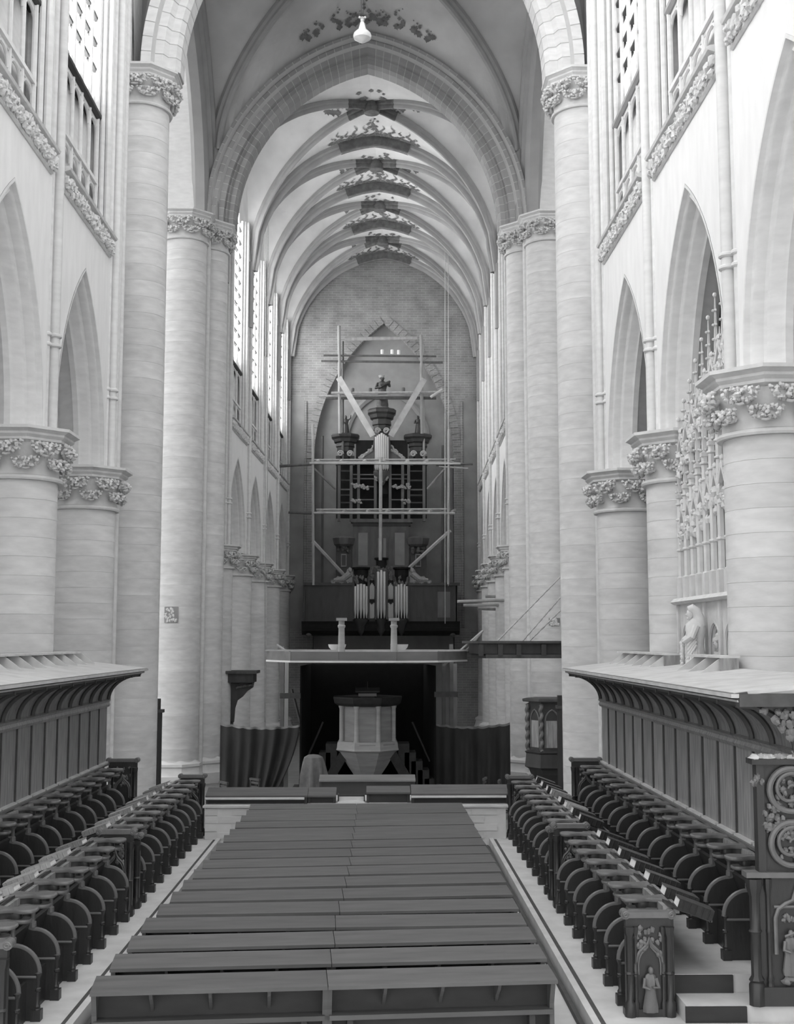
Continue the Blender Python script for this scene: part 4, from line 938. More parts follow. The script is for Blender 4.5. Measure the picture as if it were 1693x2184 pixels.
MB().lathe([(hr*.92, zz(1600)), (hr*.92, zz(1496))], 6, (oc, RP, 0)).build('body', 'organ_wood', op)
MB().lathe([(hr*.9, zz(1640)), (hr*1.12, zz(1634)), (hr*1.1, zz(1628)), (hr*1.05, zz(1606)), (hr*1.12, zz(1602)), (hr*.95, zz(1598))], 6, (oc, RP, 0)).build('base_band', 'organ_wood', op)
MB().lathe([(.2, NF), (.2, NF+.3), (hr*.4, zz(1680)), (hr*.85, zz(1650)), (hr*.95, zz(1638))], 6, (oc, RP, 0)).build('foot', 'organ_wood', op)
for k in range(6):
    a = k*PI/3; x, y = oc+hr*.98*math.cos(a), RP+hr*.98*math.sin(a); n = 44
    pts = [(x+.02*math.cos(q*.75), y+.02*math.sin(q*.75), zz(1600)+(zz(1500)-zz(1600))*q/n) for q in range(n+1)]
    MB().tube(pts, .055, 8).build('twisted_column', 'stall_wood_worn_highlight', op, smooth=True)
    a = (k+.5)*PI/3; rr_ = hr*.81; A = arch(hr*.30, .3, 0, 5); ff = lambda u, o: (oc+(rr_+o)*math.cos(a)-u*math.sin(a), RP+(rr_+o)*math.sin(a)+u*math.cos(a))
    zb_, zs_ = zz(1592), zz(1535); mb = MB(); ring = [(-hr*.30, zb_)]+[(u, zs_+z) for u, z in A]+[(hr*.30, zb_)]
    mb.tube([(*ff(u, .0), z) for u, z in ring], .025, 6); mb.build('panel_arch', 'stall_wood_worn_highlight', op, smooth=True)
    MB().add([(*ff(-hr*.26, -.0), zb_), (*ff(hr*.26, -.0), zb_), (*ff(hr*.26, -.0), zs_), (*ff(-hr*.26, -.0), zs_)], [(0, 1, 2, 3)]).build('panel', 'panel_wood', op)
# dark wooden posts beside the tall piers
for s, (u, v, Y) in ((-1, (337, 1490, 31.6)), (1, (1196, 1483, 32.6))):
    p = aty(u, v, Y); wpst = thing('screen_post', (p.x, Y, NF), 'dark wooden screen post beside the tall pier on the %s' % ('left' if s < 0 else 'right'), 'post', 'screen posts')
    MB().box(p.x-.10, p.x+.10, Y-.1, Y+.1, NF, p.z-.35).build('shaft', 'organ_wood', wpst); MB().box(p.x-.13, p.x+.15, Y-.14, Y+.14, p.z-.35, p.z-.27).build('cap', 'canopy_wood', wpst); MB().box(p.x-.09, p.x+.06, Y-.08, Y+.08, p.z-.27, p.z).build('finial', 'organ_wood', wpst)
# ================================================================ ORGAN
OY = 62.2
def ox(px_): return aty(px_, 1100, OY).x
def oz(py_): return aty(815, py_, OY).z
og_ = thing('church_organ', (ox(815), OY, 4), 'large dark baroque organ case with a balcony on the far wall', 'organ')
def obox(nm, px0, py0, px1, py1, y0, y1, m, parent=og_): return MB().box(ox(px0), ox(px1), y0, y1, oz(py1), oz(py0)).build(nm, m, parent)
G0 = 61.0
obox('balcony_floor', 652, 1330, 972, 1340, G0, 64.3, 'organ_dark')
for i, (a, b_) in enumerate(((655, 700), (700, 757), (868, 914), (914, 970))):
    w = obox('balcony_front', a, 1250, b_, 1328, G0, G0+.08, 'organ_wood')
    obox('front_panel', a+16 if i != 1 else a+12, 1264, b_-14, 1318, G0-.03, G0, 'organ_wood_mid' if i in (3,) else 'organ_wood', w)
    obox('panel_frame', a+4, 1257, a+8, 1322, G0-.02, G0, 'organ_wood', w); obox('panel_frame', b_-6, 1257, b_-2, 1322, G0-.02, G0, 'organ_wood', w)
obox('balcony_rail', 650, 1245, 757, 1251, G0-.10, G0+.12, 'organ_wood'); obox('balcony_rail', 868, 1245, 976, 1251, G0-.10, G0+.12, 'organ_wood')
for a, b_ in ((652, 656), (968, 972)): obox('balcony_side', a, 1248, b_, 1330, G0, 64.3, 'organ_wood')
MB().px([(G0-.12, oz(1326)), (G0+.2, oz(1326)), (G0+.5, oz(1354)), (G0+.3, oz(1354)), (G0+.05, oz(1346)), (G0-.05, oz(1332))], ox(648), ox(976)).build('balcony_cornice', 'organ_dark', og_)
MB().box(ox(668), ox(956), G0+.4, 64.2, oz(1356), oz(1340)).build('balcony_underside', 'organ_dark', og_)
for a in (662, 962): MB().lathe([(.02, oz(1360)), (.15, oz(1355)), (.17, oz(1349)), (.12, oz(1344))], 12, (ox(a), G0+.35, 0)).build('corbel', 'organ_wood_mid', og_, smooth=True)
# small front case in the balcony
def tower(pxc, pxw, py0, py1, y, n, nm='choir_tower', gild=True, crown=None, pip0=None, pip1=None, r=None):
    r = r or (ox(pxc+pxw)-ox(pxc-pxw))/2; x = ox(pxc); t = MB().lathe([(r*.9, oz(py1)), (r*.9, oz(py0))], 12, (x, y+.1, 0)).build(nm, 'organ_dark', og_, smooth=True)
    for k in range(n):
        a = PI+PI*(k+.5)/n; rr_ = r*.98; q = abs(k-(n-1)/2)/(n/2); pr = r*math.sin(PI/2/n)*.97
        zb_ = oz(pip1)+.0; zt_ = oz(pip0)-(oz(pip0)-oz(pip1))*.10*q*q*2; zm = zb_+.22+.35*(1-q)
        MB().lathe([(pr*.35, zb_), (pr, zm), (pr, zt_-.02), (pr*.9, zt_)], 10, (x+rr_*math.cos(a), y+.1+rr_*math.sin(a), 0)).build('pipe', 'pipe_metal', t, smooth=True)
    return t, x, r
for pxc, w_, top, p0, p1 in ((771, 15, 1215, 1248, 1320), (813, 11, 1195, 1219, 1320), (855, 14, 1215, 1248, 1320)):
    t, x, r = tower(pxc, w_, top, 1322, G0-.05, 7 if w_ > 12 else 5, pip0=p0, pip1=p1)
    MB().lathe([(r*1.0, oz(top+17)), (r*1.02, oz(top+3)), (r*1.3, oz(top+2)), (r*1.38, oz(top-1)), (r*1.3, oz(top-2))], 12, (x, G0+.05, 0)).build('cornice', 'organ_dark', t)
    gl = MB(); rr = random.Random(pxc)
    for k in range(22): a = PI+PI*rr.random(); gl.blob((x+r*1.04*math.cos(a), G0+.05+r*1.04*math.sin(a), oz(top+18+rr.random()*(p0-top-16))), (.07, .05, .09), 6, 5, .8, 3, k)
    gl.build('pierced_carving', 'organ_wood_mid', t, smooth=True)
    for a in (-1, 1): MB().box(x+a*r*1.05-.05, x+a*r*1.05+.05, G0-.12, G0+.1, oz(1322), oz(top+18)).build('stile', 'organ_wood', t)
    MB().lathe([(.03, oz(1356 if w_ > 12 else 1357)), (.12, oz(1350)), (.2, oz(1344)), (r*.7, oz(1334)), (r*1.1, oz(1326)), (r*1.1, oz(1321))], 12, (x, G0+.05, 0)).build('pendant', 'organ_wood', t, smooth=True)
for a, b_ in ((787, 800), (826, 839)):
    f_ = obox('pipe_flat', a, 1240, b_, 1320, G0, G0+.1, 'organ_dark')
    for j, (t_, bt) in enumerate(((1246, 1280), (1283, 1320))):
        for k in range(5):
            x = ox(a+1+(b_-a-2)*(k+.5)/5); hh = oz(t_+abs(k-2)*3 if j == 0 else t_+(4-abs(k-2))*2.2)
            MB().lathe([(.02, oz(bt)), (.042, oz(bt)+.15), (.042, hh)], 8, (x, G0-.03, 0)).build('pipe', 'pipe_metal', f_, smooth=True)
    sc_ = MB()
    for k in range(12): sc_.blob((ox((a+b_)/2)+random.uniform(-.12, .12), G0-.02, oz(1214+k*2.2)), (.09, .05, .08), 6, 5, .8, 3, k)
    sc_.build('scroll_carving', 'organ_wood_mid', f_, smooth=True)
for s, pts in ((-1, [(708, 1248), (708, 1240), (716, 1238), (722, 1231), (730, 1234), (738, 1229), (742, 1217), (748, 1215), (754, 1222), (755, 1248)]), (1, [(870, 1248), (871, 1222), (876, 1215), (883, 1218), (886, 1229), (894, 1233), (902, 1231), (908, 1238), (918, 1240), (917, 1248)])):
    q = [(ox(a), oz(b_)) for a, b_ in pts]; rp = thing('reclining_figure', (ox(pts[4][0]), G0+.02, oz(1246)), 'pale carved reclining figure on the balcony rail, %s side' % ('left' if s < 0 else 'right'), 'carving', 'figures on the balcony rail')
    MB().py(q, G0-.06, G0+.10).build('plinth_carving', 'organ_carving', rp)
    bl = MB(); hx = ox(748 if s < 0 else 877)
    bl.blob((hx, G0-.04, oz(1219)), (.12, .11, .14), 9, 7, .3, 3); bl.tube([(hx, G0-.05, oz(1226)), (hx+s*.35, G0-.08, oz(1238)), (hx+s*.8, G0-.06, oz(1240))], [.17, .16, .08], 8)
    for k in range(12): bl.blob((hx+s*(.1+.07*k), G0-.08, oz(1243)+.05*math.sin(k)), (.08, .05, .07), 6, 5, .7, 3, k)
    bl.build('body', 'organ_carving', rp, smooth=True)
# main case
M0 = 62.6
for a in (722, 748, 764, 800, 832, 859, 872, 905): obox('case_post', a-3, 985, a+3, 1110, M0, M0+.25, 'organ_wood_mid')
for py_ in (1000, 1020, 1040, 1052, 1068, 1082): 
    for a, b_ in ((725, 745), (875, 902)): obox('ladder_bar', a, py_, b_, py_+3, M0+.1, M0+.2, 'organ_wood_mid' if py_ in (1040, 1082) else 'organ_wood')
for py_ in (1008, 1017, 1034, 1062): obox('case_shelf', 752, py_, 800, py_+2.5, M0+.1, M0+.25, 'organ_wood_mid'); obox('case_shelf', 832, py_, 870, py_+2.5, M0+.1, M0+.25, 'organ_wood_mid')
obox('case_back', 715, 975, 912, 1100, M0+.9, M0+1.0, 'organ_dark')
obox('case_cornice', 748, 1106, 880, 1113, M0-.15, M0+.5, 'organ_wood_mid'); obox('case_cornice', 752, 1113, 876, 1120, M0-.05, M0+.5, 'organ_wood')
obox('lower_case', 752, 1120, 872, 1240, M0, M0+.8, 'organ_wood_mid')
for a, b_ in ((764, 784), (842, 863)):
    w = obox('case_panel', a-4, 1130, b_+4, 1210, M0-.05, M0, 'organ_wood_mid'); obox('pale_panel', a, 1135, b_, 1205, M0-.08, M0-.05, 'organ_panel', w)
obox('case_panel', 802, 1140, 826, 1200, M0-.2, M0, 'organ_wood_mid'); 
for a in (806, 817): obox('pale_panel', a, 1147, a+6, 1195, M0-.24, M0-.2, 'organ_panel')
for a, b_ in ((716, 750), (876, 910)): obox('case_wing', a, 1160, b_, 1246, M0+.05, M0+.7, 'organ_wood')
for pxc in (733, 892):
    x = ox(pxc); cb = MB().lathe([(.42, oz(1165)), (.55, oz(1160)), (.6, oz(1152)), (.62, oz(1147)), (.5, oz(1144)), (.3, oz(1143))], 8, (x, M0+.1, 0), rot=PI/8).build('bracket_cap', 'organ_wood_mid', og_)
    cr = MB()
    for k in range(16): a = PI+PI*random.random(); cr.blob((x+.3*math.cos(a), M0+.1+.3*math.sin(a), oz(1166+10*random.random())), (.09, .07, .09), 6, 5, .8, 3, k)
    cr.build('bracket_carving', 'organ_wood_mid', cb, smooth=True); obox('bracket_panel', pxc-6, 1180, pxc+6, 1208, M0-.02, M0+.05, 'organ_panel', cb); obox('bracket_inset', pxc-4, 1183, pxc+4, 1205, M0-.04, M0-.02, 'organ_wood', cb)
    # side tower tops of the main case
    px2 = 735 if pxc < 800 else 892; r = (ox(px2+33)-ox(px2-33))/2; x = ox(px2)
    tt = MB().lathe([(r*.42, oz(975)), (r*.50, oz(965)), (r*.58, oz(960)), (r*.58, oz(951)), (r*.66, oz(949)), (r*.62, oz(942)), (r*.78, oz(940)), (r*.84, oz(934)), (r*.98, oz(930)), (r, oz(926)), (r*.9, oz(923))], 8, (x, M0+.3, 0), rot=PI/8).build('tower_top', 'organ_wood', og_)
    cr = MB()
    for a in (-1, 1):
        cr.tube([(x+a*.25+.16*(1-k/22)*math.cos(k*.55*a), M0-.28, oz(967)+.16*(1-k/22)*math.sin(k*.55)) for k in range(18)], .05, 6)
    cr.build('gilt_scrolls', 'organ_gilt', tt, smooth=True); obox('tower_post', px2-20, 970, px2-10, 990, M0, M0+.3, 'organ_wood', tt); obox('tower_post', px2+10, 970, px2+20, 990, M0, M0+.3, 'organ_wood', tt)
x = ox(814); r = (ox(847)-ox(780))/2
ct = MB().lathe([(r*.52, oz(1000)), (r*.52, oz(915)), (r*.58, oz(914)), (r*.58, oz(905)), (r*.66, oz(903)), (r*.62, oz(892)), (r*.80, oz(889)), (r*.86, oz(882)), (r*.98, oz(878)), (r, oz(873)), (r*.85, oz(869)), (r*.5, oz(868))], 8, (x, M0+.2, 0), rot=PI/8).build('centre_tower', 'organ_wood', og_)
for k in range(7): 
    u = (k-3)/3.3; MB().lathe([(.02, oz(1003)), (.075, oz(996)), (.075, oz(924+4*abs(u)*2))], 10, (x+u*r*.40, M0-.30-.12*(1-u*u), 0)).build('pipe', 'pipe_metal', ct, smooth=True)
cr = MB()
for a in (-1, 1): cr.tube([(x+a*.22+.15*(1-k/22)*math.cos(k*.55*a), M0-.45, oz(919)+.15*(1-k/22)*math.sin(k*.55)) for k in range(18)], .05, 6)
cr.build('gilt_scrolls', 'organ_gilt', ct, smooth=True)
MB().lathe([(.1, oz(1032)), (.25, oz(1022)), (r*.5, oz(1012)), (r*.58, oz(1006)), (r*.58, oz(1003))], 8, (x, M0+.1, 0), rot=PI/8).build('tower_foot', 'organ_wood_mid', ct)
obox('centre_window', 803, 1010, 828, 1050, M0+.3, M0+.35, 'organ_dark', ct)
for s in (-1, 1):                                              # curved shoulders between centre and side towers
    A = [(814+s*(14+34*(t**1.0)), 975-0*t) for t in (0, 1)]
    up = [(814+s*16, 925), (814+s*19, 945), (814+s*26, 960), (814+s*36, 970), (814+s*50, 976)]
    sh_ = MB().py([(ox(a), oz(b_)) for a, b_ in up]+[(ox(814+s*50), oz(982)), (ox(814+s*12), oz(982)), (ox(814+s*12), oz(925))], M0-.02, M0+.12).build('curved_shoulder', 'organ_wood_mid', og_)
    obox('shoulder_field', *(sorted((814+s*12, 814+s*56))[0], 935, sorted((814+s*12, 814+s*56))[1], 985), M0+.2, M0+.3, 'organ_dark', sh_)
    gs = MB(); gs.tube([(ox(814+s*(20+26*t))+.06*math.sin(t*18), M0-.06, oz(950+26*t)+.06*math.cos(t*18)) for t in [k/16 for k in range(17)]], .05, 6)
    for k in range(12): gs.blob((ox(814+s*(22+28*k/12)), M0-.05, oz(958+18*k/12)), (.09, .05, .07), 6, 5, .8, 3, k)
    gs.build('gilt_scrolls', 'organ_gilt', sh_, smooth=True)
for a, b_ in ((758, 1035), (868, 1035), (781, 1037), (849, 1037), (760, 1068), (868, 1068), (806, 1020), (822, 1020)):
    gs = MB()
    for k in range(9): gs.blob((ox(a)+random.uniform(-.24, .24), M0-.05, oz(b_)+random.uniform(-.1, .12)), (.08, .05, .06), 6, 5, .8, 3, k)
    gs.build('gilt_scrolls', 'organ_gilt', og_, smooth=True)
# statues on the case
def statue(nm, x, y, z, h, m, label, cat, pose, grp=None):
    t = thing(nm, (x, y, z), label, cat, grp); b_ = MB()
    b_.lathe([(.17*h, .0), (.18*h, .08*h), (.13*h, .42*h), (.115*h, .55*h), (.15*h, .70*h), (.13*h, .79*h), (.05*h, .83*h), (.04*h, .86*h)], 18, (x, y, z), sy=.72, rip=lambda a, q: 1+.10*math.sin(6*a+q/h*5)*(1-min(1, q/h/.8)*.6))
    b_.blob((x, y-.02*h, z+.91*h), (.06*h, .065*h, .082*h), 10, 8); b_.blob((x, y+.01*h, z+.935*h), (.068*h, .07*h, .07*h), 10, 7, .5, 3)
    for pts in pose: b_.tube([(x+a*h, y+c*h, z+d*h) for a, c, d in pts], [.05*h, .042*h, .03*h][:len(pts)], 8)
    b_.build('body', m, t, smooth=True); return t
PLAY = [[(-.13, 0, .76), (-.20, -.08, .60), (-.02, -.16, .62)], [(.13, 0, .76), (.22, -.10, .66), (.20, -.18, .80)]]
t = statue('king_statue', ox(815), M0+.1, oz(866), oz(797)-oz(866), 'bronze_figure', 'dark crowned statue with an instrument on top of the centre tower', 'statue', PLAY, 'statues on the organ')
MB().tube([(ox(812), M0-.25, oz(822)), (ox(832), M0-.3, oz(812))], [.1, .05], 8).build('instrument', 'bronze_figure', t, smooth=True)
cw = MB(); cw.lathe([(.12, oz(802)), (.16, oz(797))], 8, (ox(813), M0+.05, 0), cap=False); cw.build('crown', 'organ_gilt', t)
MB().lathe([(.42, oz(873)), (.36, oz(868)), (.36, oz(865))], 8, (ox(815), M0+.1, 0)).build('plinth', 'organ_wood_mid', t)
for pxc, sg in ((736, -1), (893, 1)):
    statue('angel_statue', ox(pxc), M0+.2, oz(922), oz(882)-oz(922), 'bronze_figure', 'dark seated music angel on the %s organ tower' % ('left' if sg < 0 else 'right'), 'statue', PLAY if sg > 0 else [[(-.13, 0, .76), (-.2, -.1, .6), (0, -.18, .6)], [(.13, 0, .76), (.24, -.04, .85), (.26, -.06, 1.02)]], 'statues on the organ')
# ================================================================ SCAFFOLDING
S0 = 60.2
def sx(px_, py_=1100, Y=S0): return aty(px_, py_, Y)
sc = thing('scaffolding', (ox(815), S0, 6.3), 'pole scaffolding with plank decks in front of the organ', 'scaffold')
def pole(nm, a, b_, Y, r, m='scaffold_wood', par=sc): return MB().tube([aty(*a, Y), aty(*b_, Y)], r, 8).build(nm, m, par, smooth=True)
pole('pole', (668, 1248), (667, 905), S0, .065); pole('pole', (956, 1246), (957, 915), S0, .065); pole('pole', (811, 1195), (812, 975), S0, .085, 'plank_wood')
for Yb in (62.0,):
    pole('pole', (725, 925), (723, 695), Yb, .085); pole('pole', (731, 990), (731, 728), Yb+.4, .06, 'scaffold_dark'); pole('pole', (900, 925), (898, 715), Yb, .085); pole('pole', (904, 990), (902, 735), Yb+.4, .06)
    pole('pole', (687, 1246), (688, 930), Yb+.8, .06, 'scaffold_dark'); pole('pole', (943, 1246), (944, 950), Yb+.8, .06, 'scaffold_dark')
    pole('ledger', (690, 758), (930, 760), Yb, .05, 'scaffold_dark'); pole('ledger', (685, 770), (944, 773), Yb, .06, 'scaffold_dark'); pole('ledger', (735, 723), (890, 721), Yb+.6, .10)
    pole('ledger', (680, 845), (940, 842), Yb, .06); pole('ledger', (695, 849), (930, 849), Yb+.3, .08, 'scaffold_dark'); pole('ledger', (706, 838), (945, 836), Yb-.2, .06)
for v, x0, x1 in ((988, 660, 972), (1094, 668, 960)):
    pole('ledger', (x0, v), (x1+10, v+1), S0-.05, .06, 'plank_wood'); pole('ledger', (x0+6, v-7), (x1, v-8), S0+1.2, .05, 'plank_wood')
    MB().box(aty(x0+8, v, S0).x, aty(x1-4, v, S0).x, S0, S0+.6, aty(800, v-3, S0).z, aty(800, v-4.5, S0).z).build('plank_deck', 'plank_wood', sc)
    for k in range(7):
        u = x0+14+k*46+(k*13 % 9); p = aty(u, v-3, S0); q = aty(u+6, v-6, S0+1.3)
        MB().tube([p, q], .07, 7).build('putlog', 'plank_wood', sc, smooth=True)
pole('ledger', (591, 995), (700, 987), S0+.1, .07, 'scaffold_dark'); pole('ledger', (615, 1093), (670, 1095), S0+.1, .06, 'scaffold_dark'); pole('ledger', (930, 992), (1008, 990), S0+.1, .05, 'scaffold_dark'); pole('ledger', (936, 995), (998, 999), S0, .04, 'plank_wood')
for a, b_ in (((668, 998), (715, 1042)), ((948, 1000), (912, 1042)), ((667, 1155), (736, 1230)), ((960, 1132), (868, 1216))):
    p, q = aty(*a, S0), aty(*b_, S0+1.4); d = (q-p).normalized()
    MB().tube([p, q], .10 if a[1] > 1100 else .06, 6).build('brace', 'plank_wood' if a[1] > 1100 else 'scaffold_wood', sc)
for a, b_ in (((722, 805), (795, 930)), ((905, 808), (833, 930))):
    p, q = aty(*a, 61.4), aty(*b_, 61.4); d = (q-p).normalized(); n_ = Vector((-d.z, 0, d.x))*.15
    MB().prism([(p.x+n_.x, p.z+n_.z), (p.x-n_.x, p.z-n_.z), (q.x-n_.x, q.z-n_.z), (q.x+n_.x, q.z+n_.z)], lambda a_, c: (a_, 61.37, c), lambda a_, c: (a_, 61.43, c)).build('raking_plank', 'plank_wood', sc)
for u, v in ((815, 752), (836, 752), (850, 753), (860, 833), (752, 834), (790, 834)):
    p = aty(u, v, 61.95); MB().lathe([(.07, 0), (.085, .03), (.085, .22), (.07, .24)], 12, (p.x, 61.9, p.z-.10)).build('bucket', 'white_paint' if v < 800 else 'scaffold_dark', None, smooth=True, label='small %s pot on the scaffold, %s one from the left' % ('white' if v < 800 else 'dark', {815: 'first', 836: 'second', 850: 'third', 860: 'third', 752: 'first', 790: 'second'}[u]), cat='pot', group='pots on the scaffold')
pole('putlog', (918, 847), (943, 831), 61.4, .07, 'plank_wood')
for i, (a, b_, Y) in enumerate((((975, 1283), (1084, 1280), 48.6), ((988, 1291), (1084, 1290), 48.8), ((1020, 1298), (1084, 1300), 49.1), ((1035, 1272), (1084, 1272), 49.1))):
    MB().tube([aty(*a, Y), aty(*b_, Y), ], .06, 8).build('timber_pole', 'plank_wood' if i < 2 else 'scaffold_wood', None, smooth=True, label='%s of four level poles beside the right nave columns' % ('second highest', 'third highest', 'lowest', 'highest')[i], cat='pole', group='level poles on the right')
# hoisting ropes
for i, (u, v0, v1, Y) in enumerate(((567, 330, 1540, 50), (572, 330, 1120, 50), (949, 520, 1330, 59.2), (956, 520, 1250, 59.2))):
    MB().tube([aty(u, v0, Y), aty(u-2 if i < 2 else u, v1, Y)], .016, 5).build('hoist_rope', 'rope', None, label='%s thin hanging rope %s' % (('left', 'right')[i % 2], ('near the left nave wall', 'beside the right scaffold pole')[i//2]), cat='rope', group='hanging ropes')
# ================================================================ STONE TOMB BETWEEN THE RIGHT PIERS
TX = 5.22
tm_ = thing('stone_tomb', (TX+.3, 18.1, 2.2), 'carved pale stone tomb screen with pinnacles between the right piers', 'tomb')
ya, yb = 16.5, 19.7
MB().box(TX+.14, TX+.7, ya, yb, 2.0, 4.12).build('tomb_wall', 'stone_carved', tm_)
MB().py([(TX-.02, 4.12), (TX-.08, 4.16), (TX-.02, 4.22), (TX+.75, 4.24), (TX+.75, 4.12)], ya-.05, yb+.06).build('tomb_ledge', 'stone_carved', tm_)
n = 4; pw = (yb-ya)/n
for i in range(n):
    yc = ya+(i+.5)*pw; A = arch(pw*.36, .34, 0, 7); m = MB()
    for d, e in ((0, .02), (.05, .06)):
        pts = [(TX+e+.06, yc-pw*.36+d, 2.2)]+[(TX+e+.06, yc+u*(1-d/.3), 3.48+z*(1-d/.4)) for u, z in A]+[(TX+e+.06, yc+pw*.36-d, 2.2)]
        m.tube(pts, .03, 6)
    m.build('niche_arch', 'stone_carved', tm_, smooth=True)
    MB().box(TX+.02, TX+.16, ya+i*pw-.05, ya+i*pw+.05, 2.1, 4.12).build('niche_post', 'stone_carved', tm_)
    # spandrel field around the arch
    f_ = MB(); yy = [yc+u for u, z in A]; f_.grid([[(TX+.06, yc+u, 3.48+z) for u, z in A], [(TX+.06, yc+u*1.38, 4.12) for u, z in A]])
    f_.build('spandrel', 'stone_carved', tm_)
    r_ = MB(); rr = random.Random(i)
    for k in range(8 if i != 2 else 16): r_.blob((TX+.10, yc+rr.uniform(-.08, .08), (3.3 if i != 2 else 2.6)+rr.uniform(-.3, .4)), (.05, .05, .07), 7, 6, .7, 3, k)
    r_.build('niche_relief', 'stone_carved', tm_, smooth=True)
MB().box(TX+.02, TX+.16, yb-.05, yb+.05, 2.1, 4.12).build('niche_post', 'stone_carved', tm_)
# forest of slender shafts with gablets and crocketed pinnacles
rr = random.Random(11); N = 17
for i in range(N):
    y = ya+.05+(yb-ya-.1)*i/(N-1); up = (N-1-i)/(N-1); big = i % 2 == 0
    h1 = 5.6+.9*up+(.25 if big else 0); top = h1+(1.3+1.0*up if big else .5); w_ = .055 if big else .035; x = TX+.10+(0 if big else .08)
    pn = MB(); pn.box(x-w_*1.3, x+w_*1.3, y-w_*1.3, y+w_*1.3, 4.14, 4.55); pn = pn.build('pinnacle', 'stone_carved', tm_)
    MB().lathe([(w_, 4.55), (w_, h1)], 6, (x, y, 0)).build('shaft', 'stone_carved', pn)
    MB().lathe([(w_*1.5, h1), (w_*1.5, h1+.06), (w_*.9, h1+.08), (w_*.8, h1+.5*(top-h1)), (.008, top)], 4, (x, y, 0), rot=PI/4).build('spire', 'stone_carved', pn)
    ck = MB()
    for k in range(9):
        z = h1+.1+(top-h1-.12)*k/9; q = w_*(1.1-k*.07)
        for dx, dy in ((0, q), (0, -q), (-q, 0)): ck.blob((x+dx, y+dy, z), (.024, .026, .022), 5, 4)
    ck.blob((x, y, top), (.035, .035, .04), 6, 5)
    for z in (4.55, 5.0, h1-.35, h1-.1): ck.blob((x, y, z), (w_*1.5, w_*1.5, .035), 6, 5)
    tag(ck.build('crockets', 'stone_carved', pn, smooth=True), kind='stuff')
    if i < N-1 and big:
        g = MB(); yc = y+(yb-ya-.1)/(N-1); hw_ = (yb-ya-.1)/(N-1)
        for zb_ in (5.35+.5*up, h1+.55+.4*up):
            g.px([(yc-hw_, zb_), (yc, zb_+.34), (yc+hw_, zb_), (yc+hw_*.7, zb_), (yc, zb_+.22), (yc-hw_*.7, zb_)], x-.04, x+.02)
            for k in range(7): g.blob((x-.02, yc-hw_+2*hw_*k/6, zb_+.34*(1-abs(k-3)/3)+.03), (.03, .03, .04), 5, 4, .6, 3, k)
            for k in range(12): g.blob((x-.02, yc+rr.uniform(-.14, .14), zb_-.16+rr.uniform(-.2, .16)), (.045, .05, .06), 6, 5, .8, 3, k)
        tag(g.build('gablet', 'stone_carved', tm_, smooth=True), kind='stuff')
        MB().box(x+.08, x+.12, yc-hw_*.8, yc+hw_*.8, 4.2, 5.3+.6*up).build('back_panel', 'stone_carved', tm_)
MB().box(TX+.30, TX+.36, ya, ya+1.0, 4.14, 7.2).build('back_slab', 'stone_carved', tm_); MB().box(TX+.30, TX+.36, ya+1.0, yb-.5, 4.14, 6.2).build('back_slab', 'stone_carved', tm_)
MB().box(TX+.02, TX+.4, ya, ya+.9, 7.05, 7.15).build('top_crest', 'stone_carved', tm_)
for k in range(3): MB().lathe([(.05, 7.15), (.04, 7.7), (.09, 7.72), (.03, 7.8), (.01, 8.1)], 6, (TX+.15, ya+.1+k*.35, 0)).build('finial', 'stone_carved', tm_)
# robed statue standing before the tomb
sx_, sy_ = 5.05, 17.85; z0 = 3.0; hh = 1.08
stt = thing('stone_statue', (sx_, sy_, z0), 'pale stone robed figure with bowed head on the right canopy', 'statue')
MB().lathe([(.17, 0), (.17, .05), (.15, .07)], 8, (sx_, sy_, z0)).build('plinth', 'stone_carved', stt)
b_ = MB(); b_.lathe([(.15, .07), (.165, .10), (.135, .30), (.115, .48), (.12, .56), (.15, .70), (.145, .78), (.09, .84), (.05, .88), (.045, .92)], 32, (sx_, sy_, z0), sy=.85, rip=lambda a, q: 1+.10*math.sin(9*a+q*3)*max(0, 1-q/.55))
for k in range(11):                                           # long vertical folds of the robe
    a = PI*.55+PI*.95*k/10; b_.tube([(sx_+.15*math.cos(a), sy_+.125*math.sin(a), z0+.08), (sx_+.128*math.cos(a+.1), sy_+.11*math.sin(a+.1), z0+.32), (sx_+.112*math.cos(a+.2), sy_+.095*math.sin(a+.2), z0+.52)], [.024, .018, .008], 7)
for k in range(6):                                            # cloak folds slung across the body
    b_.tube([(sx_-.02, sy_-.135, z0+.74-.05*k), (sx_-.13, sy_-.06, z0+.60-.06*k), (sx_-.14, sy_+.03, z0+.53-.055*k), (sx_-.05, sy_+.125, z0+.52-.04*k)], [.018, .022, .02, .012], 7)
b_.tube([(sx_-.02, sy_+.13, z0+.76), (sx_-.07, sy_+.16, z0+.60), (sx_-.18, sy_+.04, z0+.55)], [.055, .05, .03], 9); b_.tube([(sx_-.02, sy_-.13, z0+.76), (sx_-.09, sy_-.15, z0+.60), (sx_-.18, sy_-.02, z0+.53)], [.055, .05, .03], 9)
b_.build('robe', 'stone_carved', stt, smooth=True)
h_ = MB(); h_.blob((sx_-.075, sy_, z0+.935), (.055, .05, .075), 12, 9); h_.blob((sx_-.128, sy_, z0+.925), (.018, .012, .02), 6, 5); h_.blob((sx_-.10, sy_, z0+.875), (.03, .03, .025), 7, 5); h_.build('head', 'stone_carved', stt, smooth=True)
hd = MB(); hd.tube([(sx_-.11, sy_, z0+1.0), (sx_-.05, sy_, z0+1.01), (sx_+.01, sy_, z0+.97), (sx_+.045, sy_, z0+.88), (sx_+.05, sy_, z0+.76)], [.045, .075, .08, .09, .11], 12); hd.build('hood', 'stone_carved', stt, smooth=True)
at_ = MB()
for k in range(9): at_.blob((sx_-.19, sy_+.09+rr.uniform(-.02, .02), z0+.10+.05*k), (.025, .025, .035), 6, 5, .6, 3, k)
at_.build('garland', 'stone_carved', stt, smooth=True)
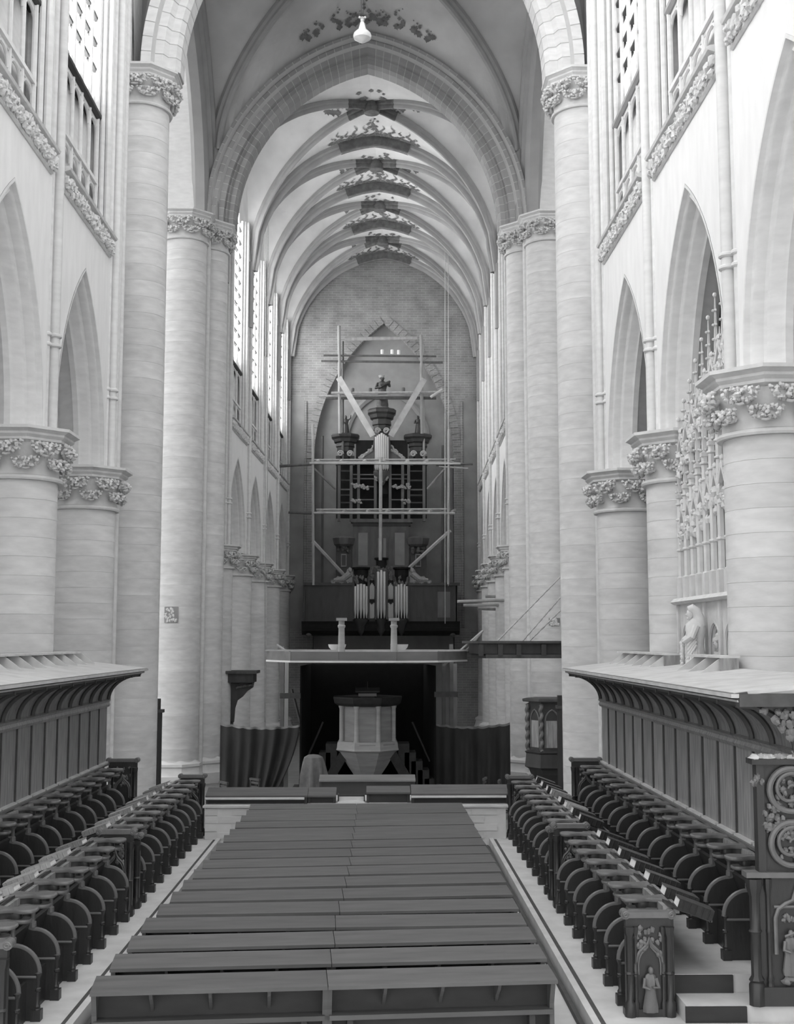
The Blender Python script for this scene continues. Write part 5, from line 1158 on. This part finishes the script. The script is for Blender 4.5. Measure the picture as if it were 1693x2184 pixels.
# ================================================================ HANGING LAMP
LY = 27.0; lp = aty(772.5, 66, LY); zl_ = lambda v: aty(772.5, v, LY).z
la = thing('hanging_lamp', (lp.x, LY, zl_(93)), 'white glass pendant lamp hanging below the vault', 'lamp')
k_ = 1/2600*LY*1.0
MB().lathe([(.3*k_, zl_(93)), (8*k_, zl_(89)), (19*k_, zl_(82)), (20.5*k_, zl_(77)), (19*k_, zl_(72)), (14*k_, zl_(67)), (10.5*k_, zl_(66))], 28, (lp.x, LY, 0)).build('glass_bowl', 'lamp_glass', la, smooth=True)
MB().lathe([(10.5*k_, zl_(66)), (8*k_, zl_(60)), (6*k_, zl_(53)), (5*k_, zl_(49)), (4*k_, zl_(48))], 24, (lp.x, LY, 0)).build('neck', 'lamp_glass', la, smooth=True)
MB().lathe([(3.6*k_, zl_(48)), (4.4*k_, zl_(45)), (4.4*k_, zl_(41)), (5.5*k_, zl_(40)), (5.5*k_, zl_(38)), (1*k_, zl_(37))], 20, (lp.x, LY, 0)).build('socket', 'lamp_metal', la, smooth=True)
for a in (-1, 1): MB().blob((lp.x+a*6*k_, LY, zl_(37)), (2.6*k_, 2.6*k_, 2.4*k_), 9, 7).build('insulator', 'white_paint', la, smooth=True)
for a in (-1, 1): MB().tube([(lp.x+a*1.5*k_, LY, zl_(38)), (lp.x+a*6*k_, LY, zl_(-60))], .006, 5).build('wire', 'iron', la)
# ================================================================ STONE TABLETS ON THE PIERS
for s, (u, v, wd, ht) in ((-1, (364, 1311, 30, 34)), (1, (1183, 1326, 24, 16))):
    Y = 40.25; p = aty(u, v, Y); w_, h_ = wd/2600*Y/2, ht/2600*Y/2
    tb = thing('relief_tablet', (p.x, Y, p.z-h_), 'small weathered relief tablet set in the far %s crossing pier' % ('left' if s < 0 else 'right'), 'tablet', 'relief tablets')
    cx_, r_ = (s*(6.30 if s < 0 else 6.28)), .78; rows = []
    for zz_ in (p.z-h_, p.z+h_): rows.append([(p.x-w_+2*w_*k/8, 41.1-math.sqrt(max(.01, r_*r_-(p.x-w_+2*w_*k/8-cx_)**2)), zz_) for k in range(9)])
    m = MB(); m.grid(rows); m.grid([[(x, y+.06, z) for x, y, z in r] for r in rows]); m.build('slab', 'niche_plaster', tb, smooth=True)
    cv_ = MB(); rr = random.Random(9)
    for k in range(26):
        x = p.x+rr.uniform(-.85, .85)*w_; cv_.blob((x, 41.1-math.sqrt(max(.01, r_*r_-(x-cx_)**2)), p.z+rr.uniform(-.85, .85)*h_), (.04, .03, .05), 6, 5, .8, 3, k)
    cv_.build('worn_relief', 'stone', tb, smooth=True)
